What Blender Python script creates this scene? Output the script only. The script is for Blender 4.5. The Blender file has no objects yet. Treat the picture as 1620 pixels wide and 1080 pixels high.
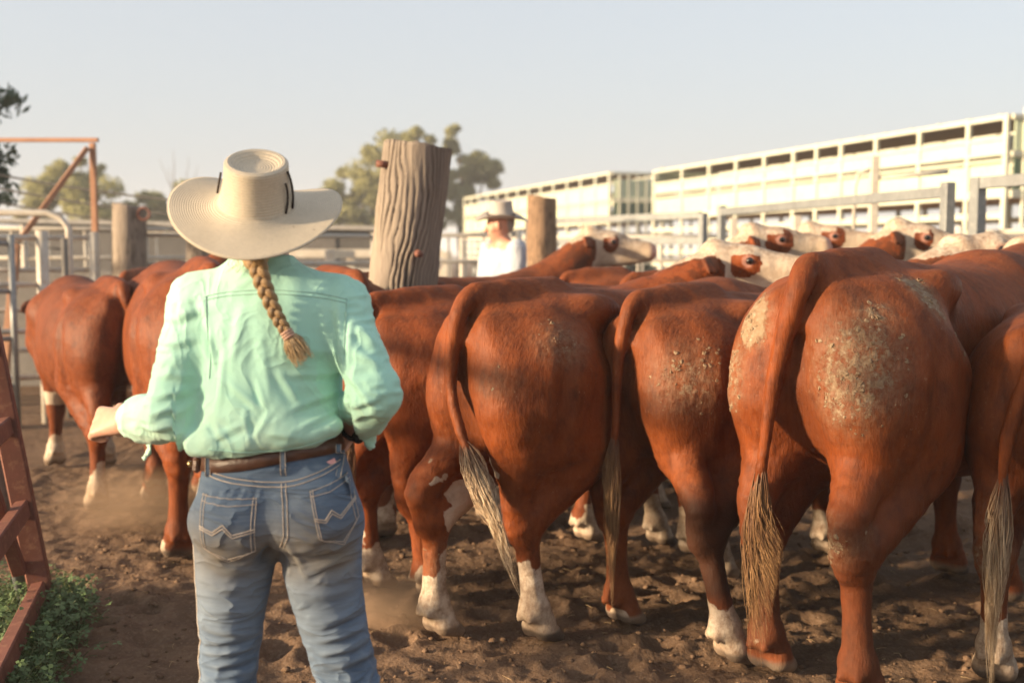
import bpy, bmesh, math, random
import numpy as np
from mathutils import Vector, Matrix, Euler
from mathutils.bvhtree import BVHTree
from mathutils.geometry import intersect_point_line

SC = bpy.context.scene
COL = SC.collection
R = math.radians
random.seed(7)

# ------------------------------------------------------------------ camera, sky, sun, exposure
cam = bpy.data.cameras.new('camera'); camo = bpy.data.objects.new('camera', cam); COL.objects.link(camo)
cam.sensor_width = 36; cam.lens = 38.0
cam.clip_start = 0.05; cam.clip_end = 4000
camo.location = (0, 0, 1.47); camo.rotation_euler = (R(90 - 4.68), 0, 0)
cam.dof.use_dof = True; cam.dof.focus_distance = 3.25; cam.dof.aperture_fstop = 2.2
SC.camera = camo

SUN_EL, SUN_AZ = R(13), math.atan2(-.93, -.37)      # sun stands low on the left, a little behind the camera
wd = bpy.data.worlds.new('World'); SC.world = wd; wd.use_nodes = True
nt = wd.node_tree; nt.nodes.clear()
sky = nt.nodes.new('ShaderNodeTexSky'); sky.sky_type = 'NISHITA'; sky.sun_disc = False
sky.sun_elevation = SUN_EL; sky.sun_rotation = SUN_AZ % (2 * math.pi)
sky.air_density = 1.0; sky.dust_density = 5.0; sky.ozone_density = 1.0
mixn = nt.nodes.new('ShaderNodeMix'); mixn.data_type = 'RGBA'; mixn.inputs[0].default_value = 0.6
mixn.inputs[7].default_value = (3.75, 3.95, 4.25, 1)     # thin bright overcast veil
bg = nt.nodes.new('ShaderNodeBackground'); bg.inputs[1].default_value = 0.075
wo = nt.nodes.new('ShaderNodeOutputWorld')
nt.links.new(sky.outputs[0], mixn.inputs[6]); nt.links.new(mixn.outputs[2], bg.inputs[0]); nt.links.new(bg.outputs[0], wo.inputs[0])

sl = bpy.data.lights.new('sun', 'SUN'); sl.energy = 5.0; sl.angle = R(3.5); sl.color = (1, .77, .50)
so = bpy.data.objects.new('sun', sl); COL.objects.link(so)
sd = Vector((math.sin(SUN_AZ) * math.cos(SUN_EL), math.cos(SUN_AZ) * math.cos(SUN_EL), math.sin(SUN_EL)))
so.rotation_euler = sd.to_track_quat('Z', 'Y').to_euler(); so.location = sd * 60
vs = SC.view_settings
vs.view_transform = 'Standard'; vs.look = 'None'; vs.gamma = 1; vs.use_curve_mapping = False; vs.exposure = 1.58
SC.cycles.use_denoising = True
SC.cycles.max_bounces = 6

# ------------------------------------------------------------------ materials
class NT:
    """small helper around a material's node tree"""
    def __init__(s, name):
        s.m = bpy.data.materials.new(name); s.m.use_nodes = True
        s.t = s.m.node_tree; s.b = s.t.nodes['Principled BSDF']
    def n(s, typ, **kw):
        x = s.t.nodes.new(typ)
        for k, v in kw.items(): setattr(x, k, v)
        return x
    def l(s, a, b): s.t.links.new(a, b)
    def noise(s, scale, detail=3, rough=.55, coord='Object', stretch=None, dist=0):
        x = s.n('ShaderNodeTexNoise'); x.inputs['Scale'].default_value = scale
        x.inputs['Detail'].default_value = detail; x.inputs['Roughness'].default_value = rough
        x.inputs['Distortion'].default_value = dist
        s.l(s.coord(coord, stretch), x.inputs['Vector']); return x.outputs['Fac']
    def coord(s, coord='Object', stretch=None):
        c = s.n('ShaderNodeTexCoord').outputs[coord]
        if stretch:
            mp = s.n('ShaderNodeMapping'); mp.inputs['Scale'].default_value = stretch
            s.l(c, mp.inputs['Vector']); c = mp.outputs[0]
        return c
    def attr(s, name):
        x = s.n('ShaderNodeAttribute'); x.attribute_name = name; return x.outputs['Fac']
    def rng(s, v, a, b, c=0., d=1.):
        x = s.n('ShaderNodeMapRange'); s.l(v, x.inputs[0])
        for i, q in enumerate((a, b, c, d)): x.inputs[i + 1].default_value = q
        return x.outputs[0]
    def math(s, op, a, b=None):
        x = s.n('ShaderNodeMath', operation=op)
        for i, v in enumerate((a, b)):
            if v is None: continue
            if isinstance(v, (int, float)): x.inputs[i].default_value = v
            else: s.l(v, x.inputs[i])
        return x.outputs[0]
    def mix(s, f, a, b):
        x = s.n('ShaderNodeMix', data_type='RGBA')
        for i, v in ((0, f), (6, a), (7, b)):
            if isinstance(v, (int, float)): x.inputs[i].default_value = v
            elif isinstance(v, tuple): x.inputs[i].default_value = (*v[:3], 1)
            else: s.l(v, x.inputs[i])
        return x.outputs[2]
    def mul(s, a, b):
        x = s.n('ShaderNodeMix', data_type='RGBA', blend_type='MULTIPLY'); x.inputs[0].default_value = 1
        for i, v in ((6, a), (7, b)):
            if isinstance(v, tuple): x.inputs[i].default_value = (*v[:3], 1)
            else: s.l(v, x.inputs[i])
        return x.outputs[2]
    def bump(s, h, strength=.3, dist=.01, prev=None):
        x = s.n('ShaderNodeBump'); x.inputs['Strength'].default_value = strength; x.inputs['Distance'].default_value = dist
        s.l(h, x.inputs['Height'])
        if prev is not None: s.l(prev, x.inputs['Normal'])
        return x.outputs[0]
    def out(s, col=None, rough=.6, spec=.4, metal=0., normal=None, sheen=0.):
        if col is not None:
            if isinstance(col, tuple): s.b.inputs['Base Color'].default_value = (*col[:3], 1)
            else: s.l(col, s.b.inputs['Base Color'])
        if isinstance(rough, (int, float)): s.b.inputs['Roughness'].default_value = rough
        else: s.l(rough, s.b.inputs['Roughness'])
        s.b.inputs['Specular IOR Level'].default_value = spec
        s.b.inputs['Metallic'].default_value = metal
        if sheen: s.b.inputs['Sheen Weight'].default_value = sheen
        if normal is not None: s.l(normal, s.b.inputs['Normal'])
        return s.m

def simple_mat(name, col, col2=None, scale=6, rough=.6, spec=.4, metal=0., bump=0., bscale=None, stretch=None):
    t = NT(name)
    n = t.noise(scale, 4, .6, stretch=stretch)
    c = t.mix(t.rng(n, .35, .65), col, col2 or tuple(v * .75 for v in col))
    nm = t.bump(t.noise(bscale or scale * 4, 4, .6, stretch=stretch), bump, .01) if bump else None
    return t.out(c, rough, spec, metal, nm)

# ------------------------------------------------------------------ objects
def tag(o, label=None, cat=None, group=None, kind=None):
    if label: o['label'] = label
    if cat: o['category'] = cat
    if group: o['group'] = group
    if kind: o['kind'] = kind
    return o
def empty(name, loc=(0, 0, 0), rz=0., label=None, cat=None, group=None):
    o = bpy.data.objects.new(name, None); COL.objects.link(o); o.empty_display_size = .1
    o.location = loc; o.rotation_euler = (0, 0, rz)
    return tag(o, label, cat, group)
def mesh_obj(name, me, mats=None, parent=None):
    o = bpy.data.objects.new(name, me); COL.objects.link(o)
    if mats is not None:
        for m in (mats if isinstance(mats, (list, tuple)) else [mats]): me.materials.append(m)
    if parent is not None: o.parent = parent
    return o
def np_mesh(name, V, F, smooth=True, attrs=None):
    """V (n,3); F (m,k) array of equal-size polygons"""
    V = np.asarray(V, np.float32); F = np.asarray(F, np.int32)
    me = bpy.data.meshes.new(name); k = F.shape[1]
    me.vertices.add(len(V)); me.vertices.foreach_set('co', V.ravel())
    me.loops.add(F.size); me.loops.foreach_set('vertex_index', F.ravel())
    me.polygons.add(len(F)); me.polygons.foreach_set('loop_start', np.arange(0, F.size, k, dtype=np.int32))
    me.polygons.foreach_set('loop_total', np.full(len(F), k, np.int32))
    if smooth: me.polygons.foreach_set('use_smooth', np.ones(len(F), bool))
    for n, a in (attrs or {}).items():
        at_ = me.attributes.new(n, 'FLOAT', 'POINT'); at_.data.foreach_set('value', np.asarray(a, np.float32))
    me.update(calc_edges=True); me.validate()
    return me
class MB:
    """collects boxes, tubes, lathes; build() makes ONE mesh"""
    def __init__(s): s.v = []; s.f = []; s.sm = []
    def add(s, V, F, smooth=False):
        o = len(s.v); s.v += [tuple(p) for p in V]
        for f in F: s.f.append(tuple(i + o for i in f)); s.sm.append(smooth)
        return s
    def box(s, c, d, rot=None, bev=.0):
        """box of size d centred at c; optional euler; chamfered edges when bev > 0"""
        hx, hy, hz = d[0] / 2, d[1] / 2, d[2] / 2
        M = (Euler(rot).to_matrix() if rot is not None and not isinstance(rot, Matrix) else rot) or Matrix.Identity(3)
        c = Vector(c)
        if bev <= 0:
            P = [(-hx, -hy, -hz), (hx, -hy, -hz), (hx, hy, -hz), (-hx, hy, -hz), (-hx, -hy, hz), (hx, -hy, hz), (hx, hy, hz), (-hx, hy, hz)]
            F = [(0, 3, 2, 1), (4, 5, 6, 7), (0, 1, 5, 4), (1, 2, 6, 5), (2, 3, 7, 6), (3, 0, 4, 7)]
            return s.add([c + M @ Vector(p) for p in P], F)
        bm = bmesh.new(); bmesh.ops.create_cube(bm, size=1)
        for v in bm.verts: v.co = Vector((v.co.x * d[0], v.co.y * d[1], v.co.z * d[2]))
        bmesh.ops.bevel(bm, geom=bm.edges[:], offset=bev, segments=1, affect='EDGES')
        bm.verts.index_update()
        s.add([c + M @ v.co for v in bm.verts], [[v.index for v in f.verts] for f in bm.faces]); bm.free(); return s
    def bar(s, a, b, w, h=None, bev=0., up=(0, 0, 1)):
        """rectangular bar from a to b, w wide, h high"""
        a, b = Vector(a), Vector(b); d = b - a; L = d.length; d.normalize()
        up = Vector(up)
        if abs(d.dot(up)) > .98: up = Vector((0, 1, 0))
        sx = d.cross(up).normalized(); uz = sx.cross(d).normalized()
        M = Matrix((d, -sx, uz)).transposed()
        return s.box((a + b) / 2, (L, w, h or w), M, bev)
    def tube(s, pts, r, n=8, caps=True, smooth=True):
        P = [Vector(p) for p in pts]; rr = r if isinstance(r, (list, tuple, np.ndarray)) else [r] * len(P)
        V = []; prev = None
        for i, p in enumerate(P):
            t = (P[min(i + 1, len(P) - 1)] - P[max(i - 1, 0)])
            t = t.normalized() if t.length > 1e-9 else Vector((0, 0, 1))
            if prev is None:
                a = Vector((0, 0, 1)) if abs(t.z) < .9 else Vector((1, 0, 0)); x = t.cross(a).normalized()
            else:
                x = prev - t * prev.dot(t); x = x.normalized() if x.length > 1e-6 else t.orthogonal().normalized()
            y = t.cross(x); prev = x
            for k in range(n):
                q = 2 * math.pi * k / n; V.append(p + (x * math.cos(q) + y * math.sin(q)) * rr[i])
        F = [(i * n + k, i * n + (k + 1) % n, (i + 1) * n + (k + 1) % n, (i + 1) * n + k) for i in range(len(P) - 1) for k in range(n)]
        if caps: F += [tuple(range(n))[::-1], tuple(range((len(P) - 1) * n, len(P) * n))]
        return s.add(V, F, smooth)
    def mesh(s, name):
        me = bpy.data.meshes.new(name); me.from_pydata(s.v, [], s.f)
        me.polygons.foreach_set('use_smooth', s.sm); me.update(); return me
    def build(s, name, mat, parent=None): return mesh_obj(name, s.mesh(name), mat, parent)
def copy_tree(o, parent=None):
    kids = [c for c in bpy.data.objects if c.parent == o]
    c = o.copy(); COL.objects.link(c); c.parent = parent
    for k in kids: copy_tree(k, c)
    return c

# ------------------------------------------------------------------ numpy noise
def _hash(i, j, k, seed):
    h = (i * 374761393 + j * 668265263 + k * 2147483647 + seed * 144665) & 0xffffffff
    h = ((h ^ (h >> 13)) * 1274126177) & 0xffffffff
    h = h ^ (h >> 16)
    return (h & 0xffff).astype(np.float32) / 65535.
def vnoise(P, scale, seed=0):
    """value noise in 0..1 at points P (n,3)"""
    Q = np.asarray(P, np.float64) * scale; I = np.floor(Q).astype(np.int64); f = (Q - I); f = f * f * (3 - 2 * f)
    r = 0
    for a in (0, 1):
        for b in (0, 1):
            for c in (0, 1):
                w = (f[:, 0] if a else 1 - f[:, 0]) * (f[:, 1] if b else 1 - f[:, 1]) * (f[:, 2] if c else 1 - f[:, 2])
                r = r + w * _hash(I[:, 0] + a, I[:, 1] + b, I[:, 2] + c, seed)
    return r
def fnoise(P, scale, octs=4, seed=0, gain=.5):
    r = 0; a = 1; t = 0
    for o in range(octs):
        r = r + a * vnoise(P, scale * 2 ** o, seed + 17 * o); t += a; a *= gain
    return r / t
def sstep(x, a, b):
    t = np.clip((x - a) / (b - a), 0, 1); return t * t * (3 - 2 * t)

# ------------------------------------------------------------------ implicit modelling: smooth unions on a grid, meshed by surface nets
class SDF:
    def __init__(s, lo, hi, h):
        s.h = h; s.lo = np.array(lo, np.float32); n = np.ceil((np.array(hi) - s.lo) / h).astype(int) + 1
        s.n = n; s.f = np.full(n, .5, np.float32)
        s.ax = [s.lo[i] + h * np.arange(n[i], dtype=np.float32) for i in range(3)]
    def sub(s, lo, hi, pad):
        i0 = np.clip(np.floor((np.array(lo) - pad - s.lo) / s.h).astype(int), 0, s.n - 1)
        i1 = np.clip(np.ceil((np.array(hi) + pad - s.lo) / s.h).astype(int) + 1, 1, s.n)
        sl = tuple(slice(a, b) for a, b in zip(i0, i1))
        X = s.ax[0][sl[0]][:, None, None]; Y = s.ax[1][sl[1]][None, :, None]; Z = s.ax[2][sl[2]][None, None, :]
        return sl, X, Y, Z
    def join(s, sl, d, k, neg=False):
        a = s.f[sl]
        if a.size == 0: return
        if neg: a = -a
        if k > 0:
            h = np.maximum(k - np.abs(a - d), 0) / k; r = np.minimum(a, d) - h * h * k * .25
        else: r = np.minimum(a, d)
        s.f[sl] = -r if neg else r
    def _seg(s, X, Y, Z, a, b, r1, r2, flat=None):
        ba = b - a; L2 = float(ba @ ba) + 1e-12
        px, py, pz = X - a[0], Y - a[1], Z - a[2]
        t = np.clip((px * ba[0] + py * ba[1] + pz * ba[2]) / L2, 0, 1)
        ox, oy, oz = px - t * ba[0], py - t * ba[1], pz - t * ba[2]
        if flat is not None:
            nrm, fl = flat; q = (ox * nrm[0] + oy * nrm[1] + oz * nrm[2]) * (1 / fl - 1)
            ox, oy, oz = ox + q * nrm[0], oy + q * nrm[1], oz + q * nrm[2]
            return (np.sqrt(ox * ox + oy * oy + oz * oz) - (r1 + (r2 - r1) * t)) * (.5 + .5 * fl)
        return np.sqrt(ox * ox + oy * oy + oz * oz) - (r1 + (r2 - r1) * t)
    def chain(s, pts, rad, k=.02, sub=0, flat=None, neg=False):
        P = np.array(pts, np.float64); rad = np.array(rad, np.float64)
        if sub: P, rad = catmull(P, rad, sub)
        pad = k + rad.max() + 2 * s.h
        sl, X, Y, Z = s.sub(P.min(0), P.max(0), pad)
        d = None
        if flat is not None: flat = (np.array(flat[0], float) / np.linalg.norm(flat[0]), flat[1])
        for i in range(len(P) - 1):
            e = s._seg(X, Y, Z, P[i], P[i + 1], rad[i], rad[i + 1], flat)
            d = e if d is None else np.minimum(d, e)
        s.join(sl, d.astype(np.float32), k, neg)
    def ell(s, c, r, k=.02, rot=None, neg=False):
        c = np.array(c, float); r = np.array(r, float); m = r.max()
        sl, X, Y, Z = s.sub(c, c, m + k + 2 * s.h)
        x, y, z = X - c[0], Y - c[1], Z - c[2]
        if rot is not None:
            M = np.array(rot)                      # columns = local axes
            x, y, z = [x * M[0, i] + y * M[1, i] + z * M[2, i] for i in range(3)]
        k0 = np.sqrt((x / r[0]) ** 2 + (y / r[1]) ** 2 + (z / r[2]) ** 2)
        k1 = np.sqrt((x / r[0] ** 2) ** 2 + (y / r[1] ** 2) ** 2 + (z / r[2] ** 2) ** 2) + 1e-9
        s.join(sl, (k0 * (k0 - 1) / k1).astype(np.float32), k, neg)
    def loft(s, axis, st, k=.03, p=2.3):
        """axis 0 or 2; stations rows: (t, lo/centre data): axis 0 -> (x, ztop, zbot, w, yc); axis 2 -> (z, xc, wx, yc, wy)"""
        A = np.array(st, float); u = np.linspace(0, len(A) - 1, 12 * len(A)); B = np.stack([pchip(A[:, i], u) for i in range(A.shape[1])], 1)
        t0, t1 = B[0, 0], B[-1, 0]
        if axis == 0:
            lo = (t0, -B[:, 3].max(), B[:, 2].min()); hi = (t1, B[:, 3].max(), B[:, 1].max())
            sl, X, Y, Z = s.sub(lo, hi, k + 3 * s.h); t = X[:, 0, 0]
            g = [np.interp(t, B[:, 0], B[:, i])[:, None, None] for i in range(1, 5)]
            zc = (g[0] + g[1]) / 2; hh = (g[0] - g[1]) / 2; w = g[2]
            q = (np.abs((Y - g[3]) / w) ** p + np.abs((Z - zc) / hh) ** p) ** (1 / p)
            d = (q - 1) * np.minimum(w, hh); e = np.maximum(t0 - X, X - t1)
        else:
            lo = ((B[:, 1] - B[:, 2]).min(), (B[:, 3] - B[:, 4]).min(), t0); hi = ((B[:, 1] + B[:, 2]).max(), (B[:, 3] + B[:, 4]).max(), t1)
            sl, X, Y, Z = s.sub(lo, hi, k + 3 * s.h); t = Z[0, 0, :]
            g = [np.interp(t, B[:, 0], B[:, i])[None, None, :] for i in range(1, 5)]
            q = (np.abs((X - g[0]) / g[1]) ** p + np.abs((Y - g[2]) / g[3]) ** p) ** (1 / p)
            d = (q - 1) * np.minimum(g[1], g[3]); e = np.maximum(t0 - Z, Z - t1)
        s.join(sl, np.maximum(d, e).astype(np.float32), k)
    def mesh(s, smooth=3):
        f = s.f; n = s.n
        f[0], f[-1], f[:, 0], f[:, -1], f[:, :, 0], f[:, :, -1] = (np.maximum(q, 1e-4) for q in (f[0], f[-1], f[:, 0], f[:, -1], f[:, :, 0], f[:, :, -1]))
        ins = f < 0; c = np.zeros(n - 1, np.uint8)
        offs = [(a, b, d) for a in (0, 1) for b in (0, 1) for d in (0, 1)]
        for a, b, d in offs: c += ins[a:n[0] - 1 + a, b:n[1] - 1 + b, d:n[2] - 1 + d]
        act = np.argwhere((c > 0) & (c < 8)); idx = np.full(n - 1, -1, np.int32); idx[tuple(act.T)] = np.arange(len(act))
        val = {o: f[act[:, 0] + o[0], act[:, 1] + o[1], act[:, 2] + o[2]] for o in offs}
        acc = np.zeros((len(act), 3)); cnt = np.zeros(len(act))
        for o in offs:
            for ax in range(3):
                if o[ax]: continue
                o2 = list(o); o2[ax] = 1; a, b = val[o], val[tuple(o2)]
                m = (a < 0) != (b < 0); t = np.where(m, a / np.where(m, a - b, 1), 0)
                p = np.tile(np.array(o, float), (len(act), 1)); p[:, ax] = t
                acc[m] += p[m]; cnt[m] += 1
        V = s.lo + s.h * (act + acc / cnt[:, None])
        Fs = []
        for ax in range(3):
            u, v = (ax + 1) % 3, (ax + 2) % 3
            sa = [slice(1, -1)] * 3; sa[ax] = slice(0, -1); sb = list(sa); sb[ax] = slice(1, None)
            A, B = ins[tuple(sa)], ins[tuple(sb)]; e = np.argwhere(A != B)
            if not len(e): continue
            flip = A[tuple(e.T)]; base = e.copy(); base[:, u] += 1; base[:, v] += 1
            q = []
            for du, dv in ((-1, -1), (0, -1), (0, 0), (-1, 0)):
                g = base.copy(); g[:, u] += du; g[:, v] += dv; q.append(idx[tuple(g.T)])
            q = np.stack(q, 1); q[~flip] = q[~flip][:, ::-1]; Fs.append(q)
        F = np.concatenate(Fs)
        V = lap(V, F, smooth)
        return V, F
def edges_of(F):
    E = np.concatenate([F[:, [i, (i + 1) % F.shape[1]]] for i in range(F.shape[1])]); E = np.sort(E, 1)
    return np.unique(E, axis=0)
def lap(V, F, it, lam=.5):
    E = edges_of(F); n = len(V); deg = np.bincount(E.ravel(), minlength=n)[:, None].clip(1)
    for i in range(it):
        for l in (lam, -lam * 1.03):
            S = np.stack([np.bincount(E[:, 0], V[E[:, 1], j], n) + np.bincount(E[:, 1], V[E[:, 0], j], n) for j in range(3)], 1)
            V = V + l * (S / deg - V)
    return V
def normals(V, F):
    a, b, c = V[F[:, 0]], V[F[:, 1]], V[F[:, 2]]; d = V[F[:, -1]]
    N = np.cross(c - a, d - b) if F.shape[1] == 4 else np.cross(b - a, c - a)
    o = np.zeros_like(V)
    for i in range(F.shape[1]):
        for j in range(3): o[:, j] += np.bincount(F[:, i], N[:, j], len(V))
    return o / (np.linalg.norm(o, axis=1)[:, None] + 1e-12)
def pchip(y, u):
    """monotone-ish cubic through y at integer knots"""
    n = len(y); i = np.clip(np.floor(u).astype(int), 0, n - 2); t = u - i
    d = np.diff(y); m = np.zeros(n)
    m[1:-1] = np.where(d[:-1] * d[1:] > 0, 2 * d[:-1] * d[1:] / (d[:-1] + d[1:] + 1e-12 * np.sign(d[:-1] + d[1:] + 1e-15)), 0); m[0] = d[0]; m[-1] = d[-1]
    return (2 * t**3 - 3 * t**2 + 1) * y[i] + (t**3 - 2 * t**2 + t) * m[i] + (3 * t**2 - 2 * t**3) * y[i + 1] + (t**3 - t**2) * m[i + 1]
def catmull(P, r, sub):
    n = len(P); u = np.linspace(0, n - 1, (n - 1) * sub + 1)
    i = np.clip(np.floor(u).astype(int), 0, n - 2); t = (u - i)[:, None]
    g = lambda k: P[np.clip(i + k, 0, n - 1)]
    Q = .5 * ((2 * g(0)) + (-g(-1) + g(1)) * t + (2 * g(-1) - 5 * g(0) + 4 * g(1) - g(2)) * t**2 + (-g(-1) + 3 * g(0) - 3 * g(1) + g(2)) * t**3)
    return Q, np.interp(u, np.arange(n), r)
def cat(pts, sub=6):
    P = np.array(pts, float); return catmull(P, np.zeros(len(P)), sub)[0]
# ------------------------------------------------------------------ ground
def graded(lo, hi, step, far, ratio=1.35):
    a = list(np.arange(lo, hi + 1e-6, step)); s = step
    while a[-1] < far: s *= ratio; a.append(a[-1] + s)
    s = step; b = []; x = lo
    while x > -far: s *= ratio; x -= s; b.append(x)
    return np.array(b[::-1] + a)
gx = graded(-3.2, 3.6, .022, 900); gy = graded(2.4, 7.4, .022, 900)
GX, GY = np.meshgrid(gx, gy, indexing='ij'); P2 = np.stack([GX.ravel(), GY.ravel(), 0 * GX.ravel()], 1)
def ground_h(P2):
    near = (1 - sstep(np.abs(P2[:, 0]), 6, 20)) * (1 - sstep(P2[:, 1], 9, 22))
    h = (fnoise(P2, 1.1, 3, 2) - .5) * .05 + (fnoise(P2, 5, 3, 5) - .5) * .04 + (fnoise(P2, 17, 3, 9) - .5) * .022
    c = fnoise(P2, 30, 2, 21); h += np.clip(c - .56, 0, 1) * .06
    rq = np.random.default_rng(77)
    for k in range(130):
        hx, hy = rq.uniform(-2, 2.6), rq.uniform(2.7, 6.5); q = np.hypot(P2[:, 0] - hx, (P2[:, 1] - hy) * 1.1); h = h - .032 * np.exp(-(q / .055) ** 2) + .016 * np.exp(-((q - .095) / .035) ** 2)
    return h * near - .012
GH = ground_h(P2); V = P2.copy(); V[:, 2] = GH
nx, ny = len(gx), len(gy); ii, jj = np.meshgrid(np.arange(nx - 1), np.arange(ny - 1), indexing='ij')
F = np.stack([ii * ny + jj, (ii + 1) * ny + jj, (ii + 1) * ny + jj + 1, ii * ny + jj + 1], -1).reshape(-1, 4)
def soil_material():
    t = NT('yard_soil'); big = t.noise(.9, 4, .6); mid = t.noise(7, 5, .65); fine = t.noise(55, 4, .7); cl = t.noise(20, 3, .6)
    c = t.mix(t.rng(big, .35, .65), (.125, .077, .047), (.17, .107, .068))
    c = t.mix(t.rng(mid, .38, .7, 0, .75), c, (.075, .044, .028))
    c = t.mix(t.rng(fine, .5, .75, 0, .6), c, (.25, .17, .115))
    c = t.mix(t.rng(t.noise(130, 2, .5), .66, .72, 0, .5), c, (.30, .23, .16))
    nm = t.bump(mid, .35, .04); nm = t.bump(cl, .5, .02, nm); nm = t.bump(fine, .5, .008, nm)
    return t.out(c, .92, .12, 0, nm)
SOIL = soil_material()
gme = np_mesh('ground', V, F); tag(mesh_obj('ground', gme, SOIL), kind='structure')
# loose clods and straw on the soil
rg = np.random.default_rng(11); n = 5200; cx = rg.uniform(-2.2, 3.2, n); cy = 2.5 + 4.6 * rg.random(n) ** 1.3; cz = ground_h(np.stack([cx, cy, 0 * cx], 1))
ico = bmesh.new(); bmesh.ops.create_icosphere(ico, subdivisions=1, radius=1); iv = np.array([v.co[:] for v in ico.verts]); ico.verts.index_update(); iF = np.array([[v.index for v in f.verts] for f in ico.faces]); ico.free()
iv2 = iv[None] * (1 + rg.uniform(-.5, .45, (n, len(iv), 1))); sz = .003 + .013 * rg.random(n) ** 3.2
iv2 = iv2 * sz[:, None, None] * np.array((1.15, 1, .75)); iv2 = iv2 + np.stack([cx, cy, cz + sz * .25], 1)[:, None, :]
tag(mesh_obj('dirt_clods', np_mesh('dirt_clods', iv2.reshape(-1, 3), (iF[None] + np.arange(n)[:, None, None] * len(iv)).reshape(-1, 3), False), SOIL), kind='stuff')
STRAWBIT = simple_mat('straw_bits', (.42, .30, .16), (.28, .18, .09), 50, .8)
mb = MB(); rs = random.Random(5)
for k in range(420):
    x, y = rs.uniform(-2.2, 3.0), 2.6 + 3.6 * rs.random() ** 1.3; z = float(ground_h(np.array([[x, y, 0]]))[0]) + .006; a = rs.uniform(0, 6.28); L = rs.uniform(.01, .045); b = rs.uniform(-.3, .3)
    mb.tube([(x, y, z), (x + math.cos(a) * L / 2, y + math.sin(a) * L / 2, z + .004), (x + math.cos(a + b) * L, y + math.sin(a + b) * L, z + rs.uniform(-.003, .008))], .0011, 3, caps=False)
tag(mb.build('straw_litter', STRAWBIT), kind='stuff')

# ------------------------------------------------------------------ weeds along the gate
def leaf_mat(name, c1, c2, tr=.25, scale=3, rough=.55):
    t = NT(name); n = t.noise(scale, 3, .6); oi = t.noise(scale * 9, 2, .5)
    c = t.mix(t.rng(n, .35, .65), c1, c2); c = t.mix(t.rng(oi, .4, .7, 0, .5), c, tuple(v * 1.45 for v in c1))
    m = t.out(c, rough, .3)
    tb = t.n('ShaderNodeBsdfTranslucent'); t.l(c, tb.inputs[0]); mx = t.n('ShaderNodeMixShader'); mx.inputs[0].default_value = tr
    t.l(t.b.outputs[0], mx.inputs[1]); t.l(tb.outputs[0], mx.inputs[2]); t.l(mx.outputs[0], t.t.nodes['Material Output'].inputs[0]); return m
WEED = leaf_mat('weed_leaf', (.10, .155, .06), (.135, .19, .085), .3, 6)
STEM = simple_mat('weed_stem', (.09, .11, .04), rough=.7)
def weed_patch():
    rg = random.Random(21); mb = MB(); ms = MB()
    for k in range(1100):
        t = rg.random(); y = 2.75 + 1.75 * t; gx_ = -1.86 + .28 * (4.25 - y); x = gx_ + rg.triangular(-.6, .36, .08)
        if x > -1.50 - .25 * (y - 3.65) - .12 * rg.random() or y < 3.1: continue
        hgt = rg.uniform(.04, .15) * (1.15 - .5 * max(0, (x - gx_) / .36)); z0 = float(ground_h(np.array([[x, y, 0]]))[0]); a = rg.uniform(0, 6.28); ln = rg.uniform(.02, .12)
        p0 = Vector((x, y, z0)); p2 = p0 + Vector((math.cos(a) * ln, math.sin(a) * ln, hgt)); p1 = (p0 + p2) / 2 + Vector((0, 0, .02)); ms.tube([p0, p1, p2], .0018, 3, caps=False)
        for j in range(rg.randint(5, 9)):
            f = rg.uniform(.35, 1.05); c = p0.lerp(p2, f) + Vector((rg.gauss(0, .022), rg.gauss(0, .022), rg.gauss(0, .012))); ml = rg.uniform(.009, .019)
            tilt = Euler((rg.uniform(-.7, .7), rg.uniform(-.7, .7), rg.uniform(0, 6.28))).to_matrix()
            for q in range(3):
                b = q * 2.09; d = Vector((math.cos(b), math.sin(b), .1)); s = Vector((-math.sin(b), math.cos(b), 0))
                mb.add([c, c + tilt @ (d * ml * .7 + s * ml * .5), c + tilt @ (d * ml * 1.35 + Vector((0, 0, -.2 * ml))), c + tilt @ (d * ml * .7 - s * ml * .5)], [(0, 1, 2, 3)], True)
    o = mb.build('weeds', WEED); tag(o, kind='stuff'); s = ms.build('stems', STEM, o); s['kind'] = 'stuff'
weed_patch()

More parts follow.
